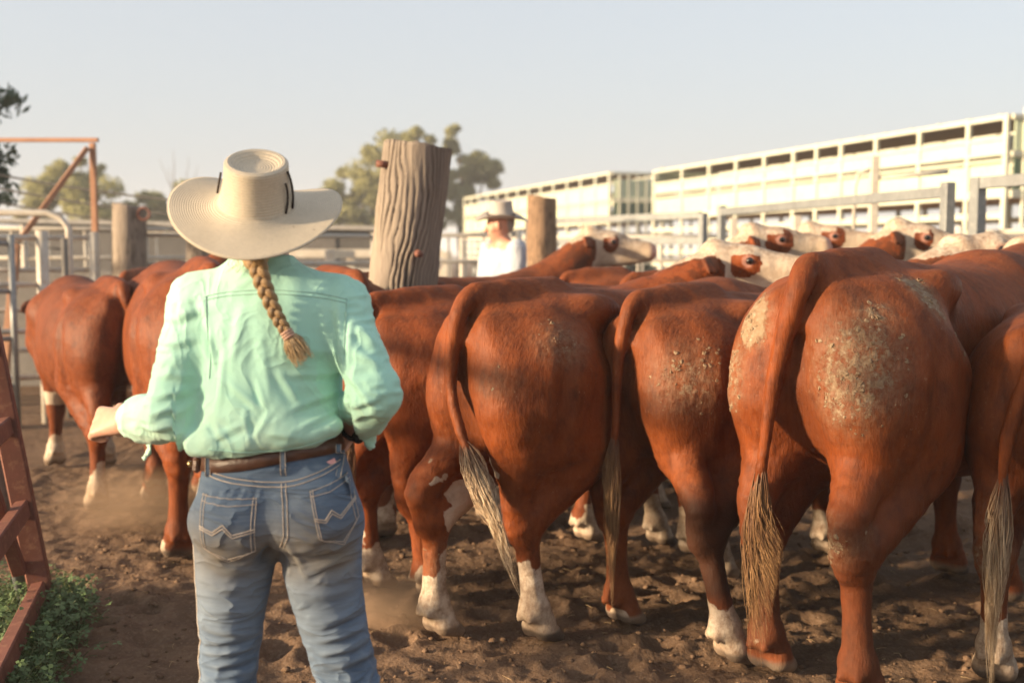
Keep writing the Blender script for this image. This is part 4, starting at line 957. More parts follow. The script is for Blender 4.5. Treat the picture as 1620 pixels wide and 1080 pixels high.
def person_body(S, J):
    """skin body grown as one surface from joints J"""
    g = J.get; hc = np.array(J['head']); f = np.array(J['face'], float); f /= np.linalg.norm(f)
    lf = np.cross((0, 0, 1), f); lf /= np.linalg.norm(lf); up = np.cross(f, lf); M = np.stack([f, lf, up], 1)
    h = lambda a, b, c: hc + M @ np.array((a, b, c))
    S.ell(h(-.008, 0, .02), (.098, .076, .108), .02, M); S.ell(h(.03, 0, -.045), (.062, .058, .075), .03, M)
    S.chain([h(.055, 0, -.095), h(.062, 0, -.09)], [.03, .026], .03)                     # chin
    S.chain([h(.088, 0, .01), h(.112, 0, -.03)], [.010, .015], .012)                      # nose
    for s in (1, -1):
        S.ell(h(.02, s * .08, -.012), (.02, .011, .032), .008, M); S.ell(h(.088, s * .032, .006), (.014, .017, .010), .01, M, neg=True)
        S.chain([h(.084, s * .012, .026), h(.078, s * .048, .026)], [.008, .006], .012); S.ell(h(.06, s * .045, -.03), (.025, .022, .02), .02, M)
    S.chain([h(.09, .022, -.062), h(.09, -.022, -.062)], [.009, .009], .008); S.chain([h(.10, .022, -.064), h(.10, -.022, -.064)], [.0025, .0025], .004, neg=True)
    S.chain([hc + (0, 0, -.06), J['neck']], [.052, .056], .03)
    S.loft(2, J['torso'], .03)
    for a in ('l', 'r'):
        sh, el, wr = J[a + 'sh'], J[a + 'el'], J[a + 'wr']
        S.chain([J['neck'], sh], [.05, .05], .05); S.chain([sh, el], [.052, .040], .03); S.chain([el, (np.array(el) * .6 + np.array(wr) * .4), wr], [.041, .040, .027], .02, 3)
        S.chain(J[a + 'leg'], [.088, .052, .05, .036], .05, 4)
        ft = np.array(J[a + 'leg'][-1]); fd = np.array(J[a + 'foot'], float)
        S.chain([ft + (0, 0, -.02), ft + fd * .3 + (0, 0, -.045), ft + fd + (0, 0, -.055)], [.04, .04, .028], .03)
    for a, hd in J['hands'].items(): hand(S, J[a + 'wr'], *hd)

def shell_mesh(name, S, sm, parent, mat, post=None):
    V, F = S.mesh(sm); N = normals(V, F); at_ = {}
    if post: V, at_ = post(V, F, N)
    me = np_mesh(name, V, F, True, at_); o = mesh_obj(name, me, mat, parent); return o, V, F
def bvh(V, F): return BVHTree.FromPolygons([tuple(v) for v in V], [tuple(int(i) for i in f) for f in F])

def hat_mesh(a0, b0, at_, bt_, ch, ext, rise, droop, dent, front=.02, pw=1.9):
    """brim and crown, right-handed: x across, -y at the back; thickness 3 mm"""
    nA = 96; rings = []; ringv = []
    th = np.linspace(0, 2 * math.pi, nA, endpoint=False); c, s = np.cos(th), np.sin(th)
    def ring(x, y, z, rv): rings.append(np.stack([x, y, z], 1)); ringv.append(np.full(nA, rv))
    def brim(t, dz):
        rx = a0 + (ext[0] - a0) * t; ry = b0 + (ext[1] - b0) * t
        z = rise * np.abs(c) ** pw * t ** 1.5 - droop * t ** 1.2 * np.clip(-s, 0, 1) ** 1.5 - front * t * np.clip(s, 0, 1) ** 4 + .012 * (1 - t) ** 6
        k = 1 - .10 * np.abs(c) ** 4 * t ** 2 * (rise / .07)
        ring(rx * c * k, ry * s, z + dz, t * .13)
    for t in np.linspace(.0, 1, 16): brim(t, -.004 if t < 1 else -.003)
    for t in np.linspace(1, .06, 16): brim(t, 0)
    for t in np.linspace(.0, 1, 14):
        e = t ** 1.3; sq = 1 - .06 * math.sin(t * 3.14)
        ring((a0 * (1 - e) + at_ * e) * c * sq, (b0 * (1 - e) + bt_ * e) * s * sq, .012 + ch * t + 0 * c, .2 + ch * t)
    for t in (.985, .95, .9, .8, .68, .55, .4, .25, .1, .01):
        up = .006 * math.sin(min(1, (1 - t) / .12) * 1.57) if t > .8 else .006
        dp = dent * sstep(1 - t, .12, .45) + 0 * s
        ring(at_ * c * t, bt_ * s * t, .012 + ch + up - dp + .014 * np.clip(-s, 0, 1) * 0, .4 + (1 - t) * .07)
    V = np.concatenate(rings); rv = np.concatenate(ringv); n = len(rings)
    i, k = np.meshgrid(np.arange(n - 1), np.arange(nA), indexing='ij')
    F = np.stack([i * nA + k, i * nA + (k + 1) % nA, (i + 1) * nA + (k + 1) % nA, (i + 1) * nA + k], -1).reshape(-1, 4)
    return V, F, rv

# ---- the woman with her back to the camera
WX, WY = -.56, 2.5
woman = None
def wl(px, py, Y=2.40):
    p = on_photo(px, py, Y); return np.array((p.x - WX, p.y - WY, p.z))
def make_woman():
    lleg = [(-.088, 0, .82), (-.112, 0, .49), (-.115, -.02, .33), (-.12, -.02, .085)]; rleg = [(.108, 0, .82), (.165, 0, .49), (.20, -.03, .33), (.235, -.03, .085)]
    J = dict(head=(-.03, .045, 1.535), face=(-.1, 1, -.12), neck=(-.02, .005, 1.41),
             torso=[(.84, 0, .16, 0, .10), (.95, 0, .145, 0, .095), (1.05, 0, .125, 0, .088), (1.2, 0, .135, 0, .09), (1.32, 0, .155, 0, .095), (1.39, 0, .10, 0, .06)],
             lsh=(-.165, 0, 1.362), rsh=(.165, 0, 1.352), lel=(-.228, -.04, 1.10), rel=(.252, -.095, 1.155), lwr=(-.368, .075, 1.068), rwr=(.182, .085, 1.055),
             lleg=lleg, rleg=rleg, lfoot=(-.02, .16, 0), rfoot=(.05, .15, 0),
             hands=dict(l=((-.85, .45, -.12), (-.35, -.75, .5), 1, 1.1, .007, 1.08), r=((-.35, .85, -.25), (.5, .2, .75), -1, .7, .007, .93)))
    S = SDF((-.52, -.26, -.005), (.42, .34, 1.70), .0052); person_body(S, J)
    V, F = S.mesh(2); me = np_mesh('person', V, F, True); body = mesh_obj('person', me, SKIN)
    body.location = (WX, WY, 0)
    tag(body, 'person seen from behind in mint green shirt, blue jeans and straw hat, blonde plait', 'person')
    # shirt
    S = SDF((-.45, -.24, .97), (.40, .30, 1.50), .0042)
    S.loft(2, [(1.026, -.006, .150, -.004, .112), (1.040, -.006, .164, -.006, .124), (1.068, -.004, .170, -.008, .129), (1.12, 0, .163, -.006, .122), (1.20, .002, .160, -.004, .117), (1.28, .004, .170, -.002, .118),
               (1.335, .002, .170, 0, .112), (1.375, -.004, .150, .002, .097), (1.41, -.012, .095, .006, .075), (1.44, -.016, .062, .01, .062), (1.452, -.016, .058, .012, .060)], 0, 2.2)
    for a, hw in (('l', 1), ('r', 1)):
        sh, el, wr = (np.array(J[a + q]) for q in ('sh', 'el', 'wr'))
        nk = np.array(J['neck']); S.chain([nk + (0, 0, -.015), (nk + sh) / 2 + (0, 0, .0), sh + (0, 0, -.004)], [.056, .055, .058], .06, 3)
        S.chain([sh, sh * .55 + el * .45 + (0, -.008, 0), el], [.059, .057, .054], .035, 4)
        cu = el + (wr - el) * .62
        S.chain([el, el * .5 + cu * .5 + (0, -.0, -.006), cu], [.056, .056, .047], .02, 4)
        ax = (wr - el) / np.linalg.norm(wr - el)
        S.chain([cu - ax * .02, cu + ax * .018], [.050, .049], .006)
        S.chain([el + ax * .11, el + ax * .125], [.057, .052], .012)
    # blouse fold over the belt
    S.chain([(q, -.112 + 1.2 * q * q, 1.056 + .004 * math.sin(q * 40)) for q in np.linspace(-.155, .155, 9)], [.021 + .004 * (i % 2) for i in range(9)], .03, 3)
    S.chain([(-.30, .045, 1.035), (-.305, .04, 1.0), (-.312, .03, .985)], [.011, .009, .006], .012, flat=((.4, .9, 0), .3)); S.chain([(.222, .02, 1.05), (.225, .02, 1.03), (.228, .015, 1.018)], [.012, .012, .008], .012, flat=((.3, 1, 0), .35))       # unrolled cuff ends
    for a in ('l', 'r'):
        el, wr = np.array(J[a + 'el']), np.array(J[a + 'wr']); ax = (wr - el) / np.linalg.norm(wr - el)
        S.chain([el + ax * .205, wr + ax * .06], [.039, .034], .004, neg=True)
    C = [  # back panel folds, (x, z) pairs measured on the shirt: start, end, width, depth
        ((wl(345, 540), wl(336, 640)), .010, .007), ((wl(372, 480), wl(352, 590)), .012, .005), ((wl(395, 500), wl(412, 640)), .014, .004), ((wl(430, 640), wl(392, 690)), .009, .005),
        ((wl(358, 610), wl(415, 655)), .008, .006), ((wl(400, 600), wl(420, 650)), .007, .006), ((wl(432, 585), wl(470, 650)), .009, .005), ((wl(455, 600), wl(540, 605)), .008, .005),
        ((wl(465, 660), wl(530, 640)), .010, .006), ((wl(340, 690), wl(400, 672)), .008, .006), ((wl(410, 700), wl(398, 650)), .006, .006), ((wl(520, 475), wl(528, 560)), .010, .008),
        ((wl(505, 470), wl(500, 540)), .012, .004), ((wl(448, 560), wl(520, 575)), .012, .004), ((wl(330, 660), wl(360, 700)), .008, .006), ((wl(480, 690), wl(535, 672)), .008, .006), ((wl(425, 690), wl(470, 702)), .007, .004),
        ((wl(260, 520), wl(318, 500)), .010, .006), ((wl(250, 560), wl(312, 548)), .010, .005), ((wl(240, 600), wl(300, 610)), .010, .006), ((wl(245, 640), wl(300, 625)), .009, .007), ((wl(235, 668), wl(290, 650)), .008, .008),
        ((wl(225, 690), wl(280, 680)), .007, .008), ((wl(240, 705), wl(290, 700)), .006, .006), ((wl(555, 520), wl(590, 560)), .010, .006), ((wl(550, 560), wl(600, 590)), .010, .005), ((wl(548, 600), wl(585, 640)), .009, .008),
        ((wl(560, 650), wl(612, 630)), .007, .008), ((wl(555, 672), wl(600, 655)), .006, .006), ((wl(300, 470), wl(322, 530)), .010, .005), ((wl(322, 520), wl(330, 580)), .006, .009), ((wl(545, 500), wl(542, 580)), .008, .005)]
    def post(V, F, N):
        d = np.zeros(len(V))
        for (a, b), w, dd in C: d += crease(V, N, a[[0, 2]], b[[0, 2]], w * 1.15, dd * .8)
        W = V * (1.2, 1.2, .55) + .03 * (fnoise(V, 9, 2, 3) - .5)[:, None]
        d += (fnoise(W, 12, 2, 8) - .5) * .010 * sstep(V[:, 2], 1.46, 1.40)
        rz = 1 - np.abs(2 * fnoise(W * (1., 1, 1.1) + .05 * (fnoise(V, 6, 2, 41) - .5)[:, None], 11, 2, 77) - 1); d += (rz ** 5 - .25) * .0045 * sstep(V[:, 2], 1.42, 1.34) * (.25 + .75 * sstep(V[:, 2], 1.26, 1.08))
        arm = sstep(np.abs(V[:, 0]), .17, .20); d += arm * (np.abs(vnoise(V * (1, 1, 2.2), 26, 4) - .5) - .2) * -.012
        zz = V[:, 2] - .1 * V[:, 0]; d += (V[:, 2] < 1.05) * (np.abs(V[:, 0]) < .18) * .0035 * (vnoise(V * (1, .3, .3), 34, 2) - .5) * 2 * sstep(V[:, 2], 1.06, 1.03)
        V = V + N * d[:, None]
        V[:, 2] += .13 * V[:, 0] * sstep(V[:, 2], 1.2, 1.05) * (np.abs(V[:, 0]) < .2)
        dirt = sstep(V[:, 2], 1.18, 1.0) * .5; return V, dict(dirt=dirt)
    so_, SV, SF = shell_mesh('shirt', S, 2, body, SHIRT, post); SB = bvh(SV, SF)
    # seams on the shirt
    def seam(B, pts, r, mat, parent, name, lift=.0012, n=40, sy=-1.):
        pl = cat(pts, max(2, n // max(1, len(pts) - 1))); out = []
        for p in pl:
            hit = B.ray_cast(Vector((p[0], -1.0, p[2])), Vector((0, 1, 0)))
            if hit[0] is not None: out.append(hit[0] + hit[1] * lift if hit[1].y < 0 else hit[0] - hit[1] * lift)
        if len(out) > 2: return MB().tube(out, r, 5).build(name, mat, parent)
    SEAM = simple_mat('mint_seam', (.36, .58, .50), rough=.9)
    for off in (0, 6): seam(SB, [wl(318, 470 + off), wl(360, 462 + off), wl(430, 459 + off), wl(500, 465 + off), wl(545, 474 + off)], .0013, SEAM, so_, 'yoke_seam', .0004)
    seam(SB, [wl(322, 470), wl(326, 510), wl(330, 560), wl(328, 600)], .0013, SEAM, so_, 'armhole_seam'); seam(SB, [wl(545, 474), wl(545, 510), wl(546, 560)], .0013, SEAM, so_, 'armhole_seam')
    seam(SB, [wl(334, 708), wl(400, 711), wl(470, 706), wl(530, 690)], .0014, SEAM, so_, 'hem_seam')
    mb = MB()                                                       # collar: folded band
    for rows in ((1.425, .071, .075, 0), ): pass
    ring = []; nA = 40
    for (z, rx, ry) in ((1.412, .083, .079), (1.432, .074, .073), (1.452, .065, .066), (1.458, .062, .063), (1.452, .058, .060), (1.425, .058, .06)):
        ring.append([(-.018 + rx * math.cos(t), .008 + ry * math.sin(t) , z + .012 * max(0, -math.sin(t)) - .035 * max(0, math.sin(t)) ** 2) for t in (R(-250) + R(320) * k / (nA - 1) for k in range(nA))])
    V = [p for r_ in ring for p in r_]; Fc = [(i * nA + k, i * nA + k + 1, (i + 1) * nA + k + 1, (i + 1) * nA + k) for i in range(len(ring) - 1) for k in range(nA - 1)]
    mb.add(V, Fc, True); mb.build('collar', SHIRT, so_)
    # jeans
    S = SDF((-.26, -.24, .0), (.36, .2, 1.06), .0042)
    S.loft(2, [(.78, .008, .10, -.005, .09), (.81, .01, .170, -.01, .112), (.86, .01, .188, -.012, .120), (.92, .006, .181, -.006, .116), (.975, .002, .168, -.002, .108), (1.035, 0, .154, .002, .102)], 0, 2.15)
    for c_, r_ in (((-.082, -.070, .865), (.096, .076, .098)), ((.102, -.067, .872), (.096, .076, .098))): S.ell(c_, r_, .035)
    S.chain([(-.084, -.005, .82), (-.097, -.008, .68), (-.108, 0, .56), (-.112, .0, .48), (-.116, -.022, .33), (-.12, -.022, .16), (-.12, -.02, .03)], [.103, .084, .070, .066, .064, .068, .078], .03, 5)
    S.chain([(.108, -.005, .82), (.121, -.010, .68), (.146, -.004, .56), (.166, .0, .48), (.202, -.03, .33), (.232, -.032, .16), (.236, -.03, .03)], [.103, .086, .074, .071, .067, .071, .081], .03, 5)
    S.chain([(.012, -.16, .94), (.012, -.17, .87), (.012, -.13, .80), (.012, -.06, .775)], [.012, .012, .02, .02], .04, 3, neg=True)
    JC = [((wl(500, 865), wl(566, 835)), .012, .007), ((wl(470, 892), wl(565, 868)), .010, .008), ((wl(450, 880), wl(520, 872)), .010, .007), ((wl(478, 915), wl(560, 896)), .012, .006), ((wl(330, 905), wl(415, 925)), .013, .006),
          ((wl(345, 890), wl(420, 880)), .011, .006), ((wl(315, 935), wl(380, 950)), .012, .005), ((wl(430, 850), wl(405, 905)), .010, .008), ((wl(445, 850), wl(475, 910)), .010, .008), ((wl(440, 800), wl(480, 785)), .014, .004),
          ((wl(305, 1010), wl(385, 1022)), .011, .009), ((wl(308, 1032), wl(390, 1028)), .009, .008), ((wl(306, 1052), wl(392, 1046)), .009, .009), ((wl(310, 1072), wl(398, 1066)), .009, .008), ((wl(505, 1000), wl(570, 985)), .011, .008),
          ((wl(495, 1030), wl(580, 1012)), .009, .009), ((wl(500, 1050), wl(590, 1035)), .009, .009), ((wl(515, 1075), wl(600, 1055)), .010, .009), ((wl(480, 960), wl(560, 950)), .012, .005), ((wl(315, 980), wl(400, 985)), .012, .005),
          ((wl(350, 765), wl(345, 790)), .007, .004), ((wl(385, 765), wl(380, 785)), .006, .004), ((wl(368, 762), wl(362, 785)), .006, .004), ((wl(330, 765), wl(330, 785)), .006, .004), ((wl(410, 765), wl(405, 790)), .006, .004)]
    def jpost(V, F, N):
        d = np.zeros(len(V))
        for (a, b), w, dd in JC: d += crease(V, N, a[[0, 2]], b[[0, 2]], w, dd * .75)
        W = V * (1, 1, 1.9); d += (fnoise(W, 16, 3, 18) - .5) * .009 * sstep(V[:, 2], .8, .6) + (fnoise(V, 18, 3, 28) - .5) * .004
        kn = np.exp(-((V[:, 2] - .45) / .10) ** 2); Q = V * (1.2, 1.2, 2.6) + .04 * (fnoise(V, 8, 2, 12) - .5)[:, None]; d += kn * .011 * ((1 - np.abs(2 * fnoise(Q, 12, 2, 55) - 1)) ** 3 - .35)
        V = V + N * d[:, None]
        fade = np.clip(np.exp(-((V[:, 2] - .70) / .16) ** 2) + .35 * (fnoise(V, 9, 3, 4) - .3), 0, 1) * sstep(-N[:, 1], -.3, .8)
        fade = np.clip(fade + sstep(d, .001, .006) * .5, 0, 1)
        seat = np.exp(-((V[:, 2] - .80) / .075) ** 2) * sstep(-N[:, 1], .05, .6); dirt = np.clip(seat * (.6 + .8 * (fnoise(V, 12, 3, 14) - .3)), 0, 1)
        sm = sstep(-d, .001, .006)  # mask of the fold valleys, not of stitched seams
        V[:, 2] += .14 * (V[:, 0] - .0) * sstep(V[:, 2], .82, .97)
        return V, dict(fade=fade, dirt=dirt, seam=sm)
    jo, JV, JF = shell_mesh('jeans', S, 2, body, DENIM, jpost); JB = bvh(JV, JF)
    def proj(p, lift): 
        hit = JB.ray_cast(Vector((p[0], -1.0, p[2])), Vector((0, 1, 0)))
        if hit[0] is None: return None
        nn = hit[1] if hit[1].y < 0 else -hit[1]; return hit[0] + nn * lift
    def pocket(c4, apex):
        # c4: top-left, top-right, bottom-right, bottom-left (photo order), apex bottom middle
        tl, tr, br, bl = (np.array(q) for q in c4); ap = np.array(apex); n = 16; G = {}; V = []; Fq = []
        for j in range(n + 1):
            for i in range(n + 1):
                u, v = i / n, j / n; bot = bl + (br - bl) * u + (ap - (bl + br) / 2) * (1 - abs(2 * u - 1)); top = tl + (tr - tl) * u
                p = top + (bot - top) * v; edge = min(u, 1 - u, v, 1 - v); q = proj(p, .0008 if edge == 0 else .0034); V.append(q if q is not None else Vector(p))
        for j in range(n):
            for i in range(n): a = j * (n + 1) + i; Fq.append((a, a + 1, a + n + 2, a + n + 1))
        mb = MB(); mb.add(V, Fq, True); me = mb.mesh('pocket')
        zz = np.array([v[2] for v in V]); 
        for nm, val in (('fade', np.full(len(V), .25)), ('dirt', np.exp(-((zz - .79) / .06) ** 2) * .8), ('seam', np.zeros(len(V)))):
            a_ = me.attributes.new(nm, 'FLOAT', 'POINT'); a_.data.foreach_set('value', val.astype(np.float32))
        po = mesh_obj('pocket', me, DENIM, jo)
        def line(pts, r=.0011, lift=.0042):
            out = []
            for a, b in zip(pts[:-1], pts[1:]):
                for t in np.linspace(0, 1, 12, endpoint=False): out.append(np.array(a) + (np.array(b) - np.array(a)) * t)
            out.append(np.array(pts[-1])); out = [proj(p, lift) for p in out]; out = [o for o in out if o is not None]; MB_.tube(out, r, 5)
        MB_ = MB(); W = lambda u, v: (tl + (tr - tl) * u) + (((bl + (br - bl) * u + (ap - (bl + br) / 2) * (1 - abs(2 * u - 1)))) - (tl + (tr - tl) * u)) * v
        for e in (.015, .075):
            line([W(e, .0), W(e, .97), W(.5, 1 - e * .8), W(1 - e, .97), W(1 - e, .0)], .0009)
        for e in (.02, .12): line([W(0, e), W(.5, e + .01), W(1, e)], .0009)
        MB_.build('stitching', THREAD, po)
        MB_ = MB()
        for e in (0, .045): line([W(0, .55 + e), W(.26, .565 + e), W(.45, .40 + e * 1.2), W(.62, .565 + e), W(1, .545 + e)], .0015)
        MB_.build('stitching', THREAD, po)
    pocket((wl(322, 781), wl(412, 783), wl(407, 868), wl(326, 861)), wl(364, 884))
    pocket((wl(494, 772), wl(549, 751), wl(563, 822), wl(509, 846)), wl(545, 858, 2.42))
    def stitch(pts, r=.0012, lift=.0012, name='seam', mat=THREAD):
        mb = MB(); pl = cat([np.array(p) for p in pts], 10); o = [proj(p, lift) for p in pl]; o = [q for q in o if q is not None]; mb.tube(o, r, 5); return mb.build(name, mat, jo)
    for o_ in (0, 7): stitch([wl(318, 748 + o_), wl(380, 757 + o_), wl(450, 760 + o_), wl(500, 748 + o_), wl(545, 728 + o_)])
    for o_ in (-3, 4): stitch([wl(451 + o_, 762), wl(456 + o_, 800), wl(457 + o_, 840), wl(448 + o_, 862)], .0011)
    mb = MB(); o = []
    for z in np.linspace(.95, .1, 60):
        hit = JB.ray_cast(Vector((-1, -.02, z)), Vector((1, 0, 0)))
        if hit[0] is not None: o.append(hit[0] + Vector((-.0012, 0, 0)))
    mb.tube(o, .0016, 5); mb.build('seam', THREAD, jo)
    # belt, loops, pouch
    def ringpts(z0, lift, a0=0, a1=360, n=72):
        out = []
        for k in range(n + 1):
            t = R(a0 + (a1 - a0) * k / n); dx, dy = math.cos(t), math.sin(t); o = Vector((dx * .4, dy * .4, 0)); z = z0 + .14 * dx * .16
            hit = JB.ray_cast(Vector((o.x, o.y, z)), Vector((-dx, -dy, 0)))
            p = hit[0] if hit[0] is not None else Vector((dx * .155, dy * .105, z)); out.append(p + Vector((dx, dy, 0)) * lift)
        return out
    prof = ((-.019, .001), (-.018, .0045), (0, .0055), (.018, .0045), (.019, .001)); rows = [ringpts(1.010 + a, b) for a, b in prof]; n = len(rows[0])
    mb = MB(); mb.add([p for r_ in rows for p in r_], [(i * n + k, i * n + k + 1, (i + 1) * n + k + 1, (i + 1) * n + k) for i in range(len(rows) - 1) for k in range(n - 1)], True)
    belt = mb.build('belt', LEATHER, body)
    mb = MB(); mb.box((0, .115, 1.01), (.07, .012, .052), bev=.004); mb.build('buckle', METAL_D, belt)
    def loop(px, Y):
        p0, p1 = wl(px, 702, Y), wl(px + 3, 752, Y); mb = MB(); rows = []
        for t in np.linspace(0, 1, 9):
            c = p0 + (p1 - p0) * t
            hit = JB.ray_cast(Vector((c[0], -1., c[2])), Vector((0, 1, 0))); y = (hit[0].y if hit[0] is not None else c[1]) - (.0085 if .08 < t < .92 else .001)
            rows.append([(c[0] - .0065, y + .001, c[2]), (c[0] - .0055, y - .001, c[2]), (c[0] + .0055, y - .001, c[2]), (c[0] + .0065, y + .001, c[2])])
        mb.add([p for r_ in rows for p in r_], [(i * 4 + k, i * 4 + k + 1, i * 4 + k + 5, i * 4 + k + 4) for i in range(8) for k in range(3)], True)
        me = mb.mesh('belt_loop'); 
        for nm in ('fade', 'dirt', 'seam'): me.attributes.new(nm, 'FLOAT', 'POINT').data.foreach_set('value', np.full(len(mb.v), .45 if nm == 'fade' else 0, np.float32))
        lo_ = mesh_obj('belt_loop', me, DENIM, jo)
        MB().tube([(r_[1][0], r_[1][1] - .0008, r_[1][2]) for r_ in rows], .0008, 4).tube([(r_[2][0], r_[2][1] - .0008, r_[2][2]) for r_ in rows], .0008, 4).build('stitching', THREAD, lo_)
    loop(329, 2.44); loop(446, 2.39); loop(536, 2.44)
    mb = MB(); mb.box((-.178, -.0, .978), (.020, .05, .036), rot=(0, .1, .3), bev=.007); pc = mb.build('pouch', LEATHER, belt)
    mb = MB(); mb.tube([(-.188, -.004, .979), (-.197, -.005, .979)], .0075, 10); mb.build('stud', METAL_D, pc)
    tg = wl(521, 733, 2.42); q = proj(tg, .003)
    if q is not None:
        PINK = simple_mat('pink_tag', (.62, .36, .36), (.52, .28, .30), 30, .8); MB().box(q, (.024, .002, .010), rot=(0, -.42, .12)).build('label_tag', PINK, jo)
    # watch on the right wrist
    wp = np.array(J['rwr']); wa = (wp - np.array(J['rel'])); wa /= np.linalg.norm(wa); c = wp + wa * .004
    mb = MB(); u = np.cross(wa, (0, 0, 1)); u /= np.linalg.norm(u); v = np.cross(u, wa)
    mb.tube([c + (u * math.cos(t) + v * math.sin(t)) * .034 for t in np.linspace(0, 6.283, 25)], .006, 6, caps=False)
    wt = mb.build('watch', BLACK, body); fc = wl(567, 691, 2.53); mb = MB(); mb.tube([Vector(fc) + Vector((0, .01, 0)), Vector(fc) + Vector((.0, -.006, 0))], .0155, 18); mb.build('watch_face', BLACK, wt)
    # boots
    BOOT = simple_mat('boot_leather', (.10, .055, .03), rough=.6); 
    for lg, fd in ((lleg, J['lfoot']), (rleg, J['rfoot'])):
        S = SDF((-.22, -.14, 0), (.36, .22, .2), .008); a = np.array(lg[-1]); f_ = np.array(fd); S.chain([a + (0, -.01, .08), a + (0, -.01, -.02)], [.05, .052], .02); S.chain([a + (0, -.01, -.04), a + f_ * .6 + (0, 0, -.045), a + f_ * 1.1 + (0, 0, -.05)], [.046, .046, .036], .03); shell_mesh('boot', S, 2, body, BOOT)
    # hat
    V, F, rv = hat_mesh(.086, .108, .071, .086, .092, (.199, .222), .014, .030, .016, .05, 1.5)
    hm = np_mesh('hat', V, F, True, dict(ring=rv)); hat = mesh_obj('hat', hm, STRAW, body)
    hat.location = (-.030, .015, 1.578); hat.rotation_euler = (R(25), R(5.5), R(3))
    mb = MB()
    for t0, z0, z1 in ((R(186), .02, .07), (R(-12), .0, .085), (R(-30), .0, .065)):
        pts = []
        for z in np.linspace(z0, z1, 8):
            f_ = z / .09; rx, ry = .086 + (.071 - .086) * f_ ** 1.3 + .002, .108 + (.086 - .108) * f_ ** 1.3 + .002; a = t0 + .16 * math.sin(f_ * 3)
            pts.append((rx * math.cos(a), ry * math.sin(a), .012 + z))
        MB().tube(pts, .0028, 6).build('cord', CORD, hat)
    # hair under the hat, and the plait
    S = SDF((-.15, -.1, 1.40), (.1, .16, 1.68), .005); hc = np.array(J['head']); S.ell(hc + (0, -.004, .0), (.080, .088, .090), .01); S.ell(hc + (0, .05, -.03), (.12, .085, .12), .02, neg=True); S.chain([hc + (.005, -.08, -.01), (-.015, -.072, 1.455)], [.05, .028], .03)
    def hpost(V, F, N): return V, dict(strand=V[:, 0] * 60, along=V[:, 2] * 2, tip=np.zeros(len(V)))
    shell_mesh('hair', S, 2, body, HAIR, hpost)
    axis = cat([wl(404, 408, 2.40), wl(409, 425, 2.375), wl(416, 448, 2.368), wl(425, 470, 2.366), wl(435, 493, 2.366), wl(445, 512, 2.366), wl(453, 525, 2.366)], 14)
    nP = len(axis); Vb = []; Fb = []; st_, al = [], []; 
    for i in range(3):
        ph = i * 2 * math.pi / 3; pts, rad = [], []
        for k, p in enumerate(axis):
            t = k / (nP - 1); tg_ = axis[min(k + 1, nP - 1)] - axis[max(k - 1, 0)]; tg_ /= np.linalg.norm(tg_); sx = np.cross(tg_, (0, -1, 0)); sx /= np.linalg.norm(sx)
            w = .0128 * (1 - .42 * t); q = t * 6.283 * 2.75 + ph
            pts.append(p + sx * w * math.sin(q) + np.array((0, -1, 0)) * w * .62 * math.sin(2 * q)); rad.append(.0112 * (1 - .42 * t))
        mb = MB(); mb.tube(pts, rad, 12); me = mb.mesh('strand'); n_ = len(pts)
        sv = np.array([k for _ in range(n_) for k in range(12)], float); sv = np.abs(sv - 6) * .8 + i * 9
        for nm, val in (('strand', sv), ('along', np.repeat(np.arange(n_), 12) * .05), ('tip', np.zeros(n_ * 12))): me.attributes.new(nm, 'FLOAT', 'POINT').data.foreach_set('value', val.astype(np.float32))
        if i == 0: plait = mesh_obj('plait', me, HAIR, body)
        else: mesh_obj('strand', me, HAIR, plait)
    e = axis[-1]; dv = axis[-1] - axis[-3]; dv /= np.linalg.norm(dv)
    TIE = simple_mat('hair_tie', (.55, .33, .24), rough=.6); mb = MB(); sx = np.cross(dv, (0, -1, 0)); sx /= np.linalg.norm(sx); sy = np.cross(sx, dv)
    for o_ in (0, .006, .012): mb.tube([e + dv * o_ + (sx * math.cos(t) + sy * math.sin(t)) * .0125 for t in np.linspace(0, 6.283, 17)], .003, 5, caps=False)
    mb.build('hair_tie', TIE, plait)
    rg = random.Random(3); mb = MB(); tip = []; sv = []
    for q in range(170):
        a = rg.uniform(0, 6.283); rr = math.sqrt(rg.random()); off = sx * math.cos(a) + sy * math.sin(a) * .7; L = rg.uniform(.032, .062); ph = rg.uniform(0, 6.28); pts, rad = [], []
        for k in range(8):
            t = k / 7; bulge = .008 + rr * (.013 * math.sin(min(1, t * 1.5) * 1.57) + .004 * t)
            pts.append(e + dv * (.006 + L * t) + off * bulge * (1 if t > 0 else .6) + np.array((0, 0, -1)) * .012 * t * t + sx * (.006 * t * math.sin(ph + 4 * t)) + np.array((.004, 0, 0)) * t); rad.append(.0017 * (1 - .75 * t))
        mb.tube(pts, rad, 4, caps=False); tip += [.6 * t_ / 7 for t_ in range(8) for _ in range(4)]; sv += [q * 1.7] * 32
    me = mb.mesh('plait_end')
    for nm, val in (('strand', sv), ('along', tip), ('tip', tip)): me.attributes.new(nm, 'FLOAT', 'POINT').data.foreach_set('value', np.array(val, np.float32))
    mesh_obj('plait_end', me, HAIR, plait)
    mb = MB()                                                        # loose strands at the nape
    for q in range(26):
        a = np.array((-.02 + rg.uniform(-.05, .05), -.07, 1.462)); mb.tube([a, a + (rg.uniform(-.012, .012), -.008, -.018), a + (rg.uniform(-.02, .02), -.018, -.036)], [.0007, .0006, .0002], 3, caps=False)
    me = mb.mesh('nape_hair')
    for nm in ('strand', 'along', 'tip'): me.attributes.new(nm, 'FLOAT', 'POINT').data.foreach_set('value', np.full(len(mb.v), .5, np.float32))
    mesh_obj('nape_hair', me, HAIR, plait)
    return body

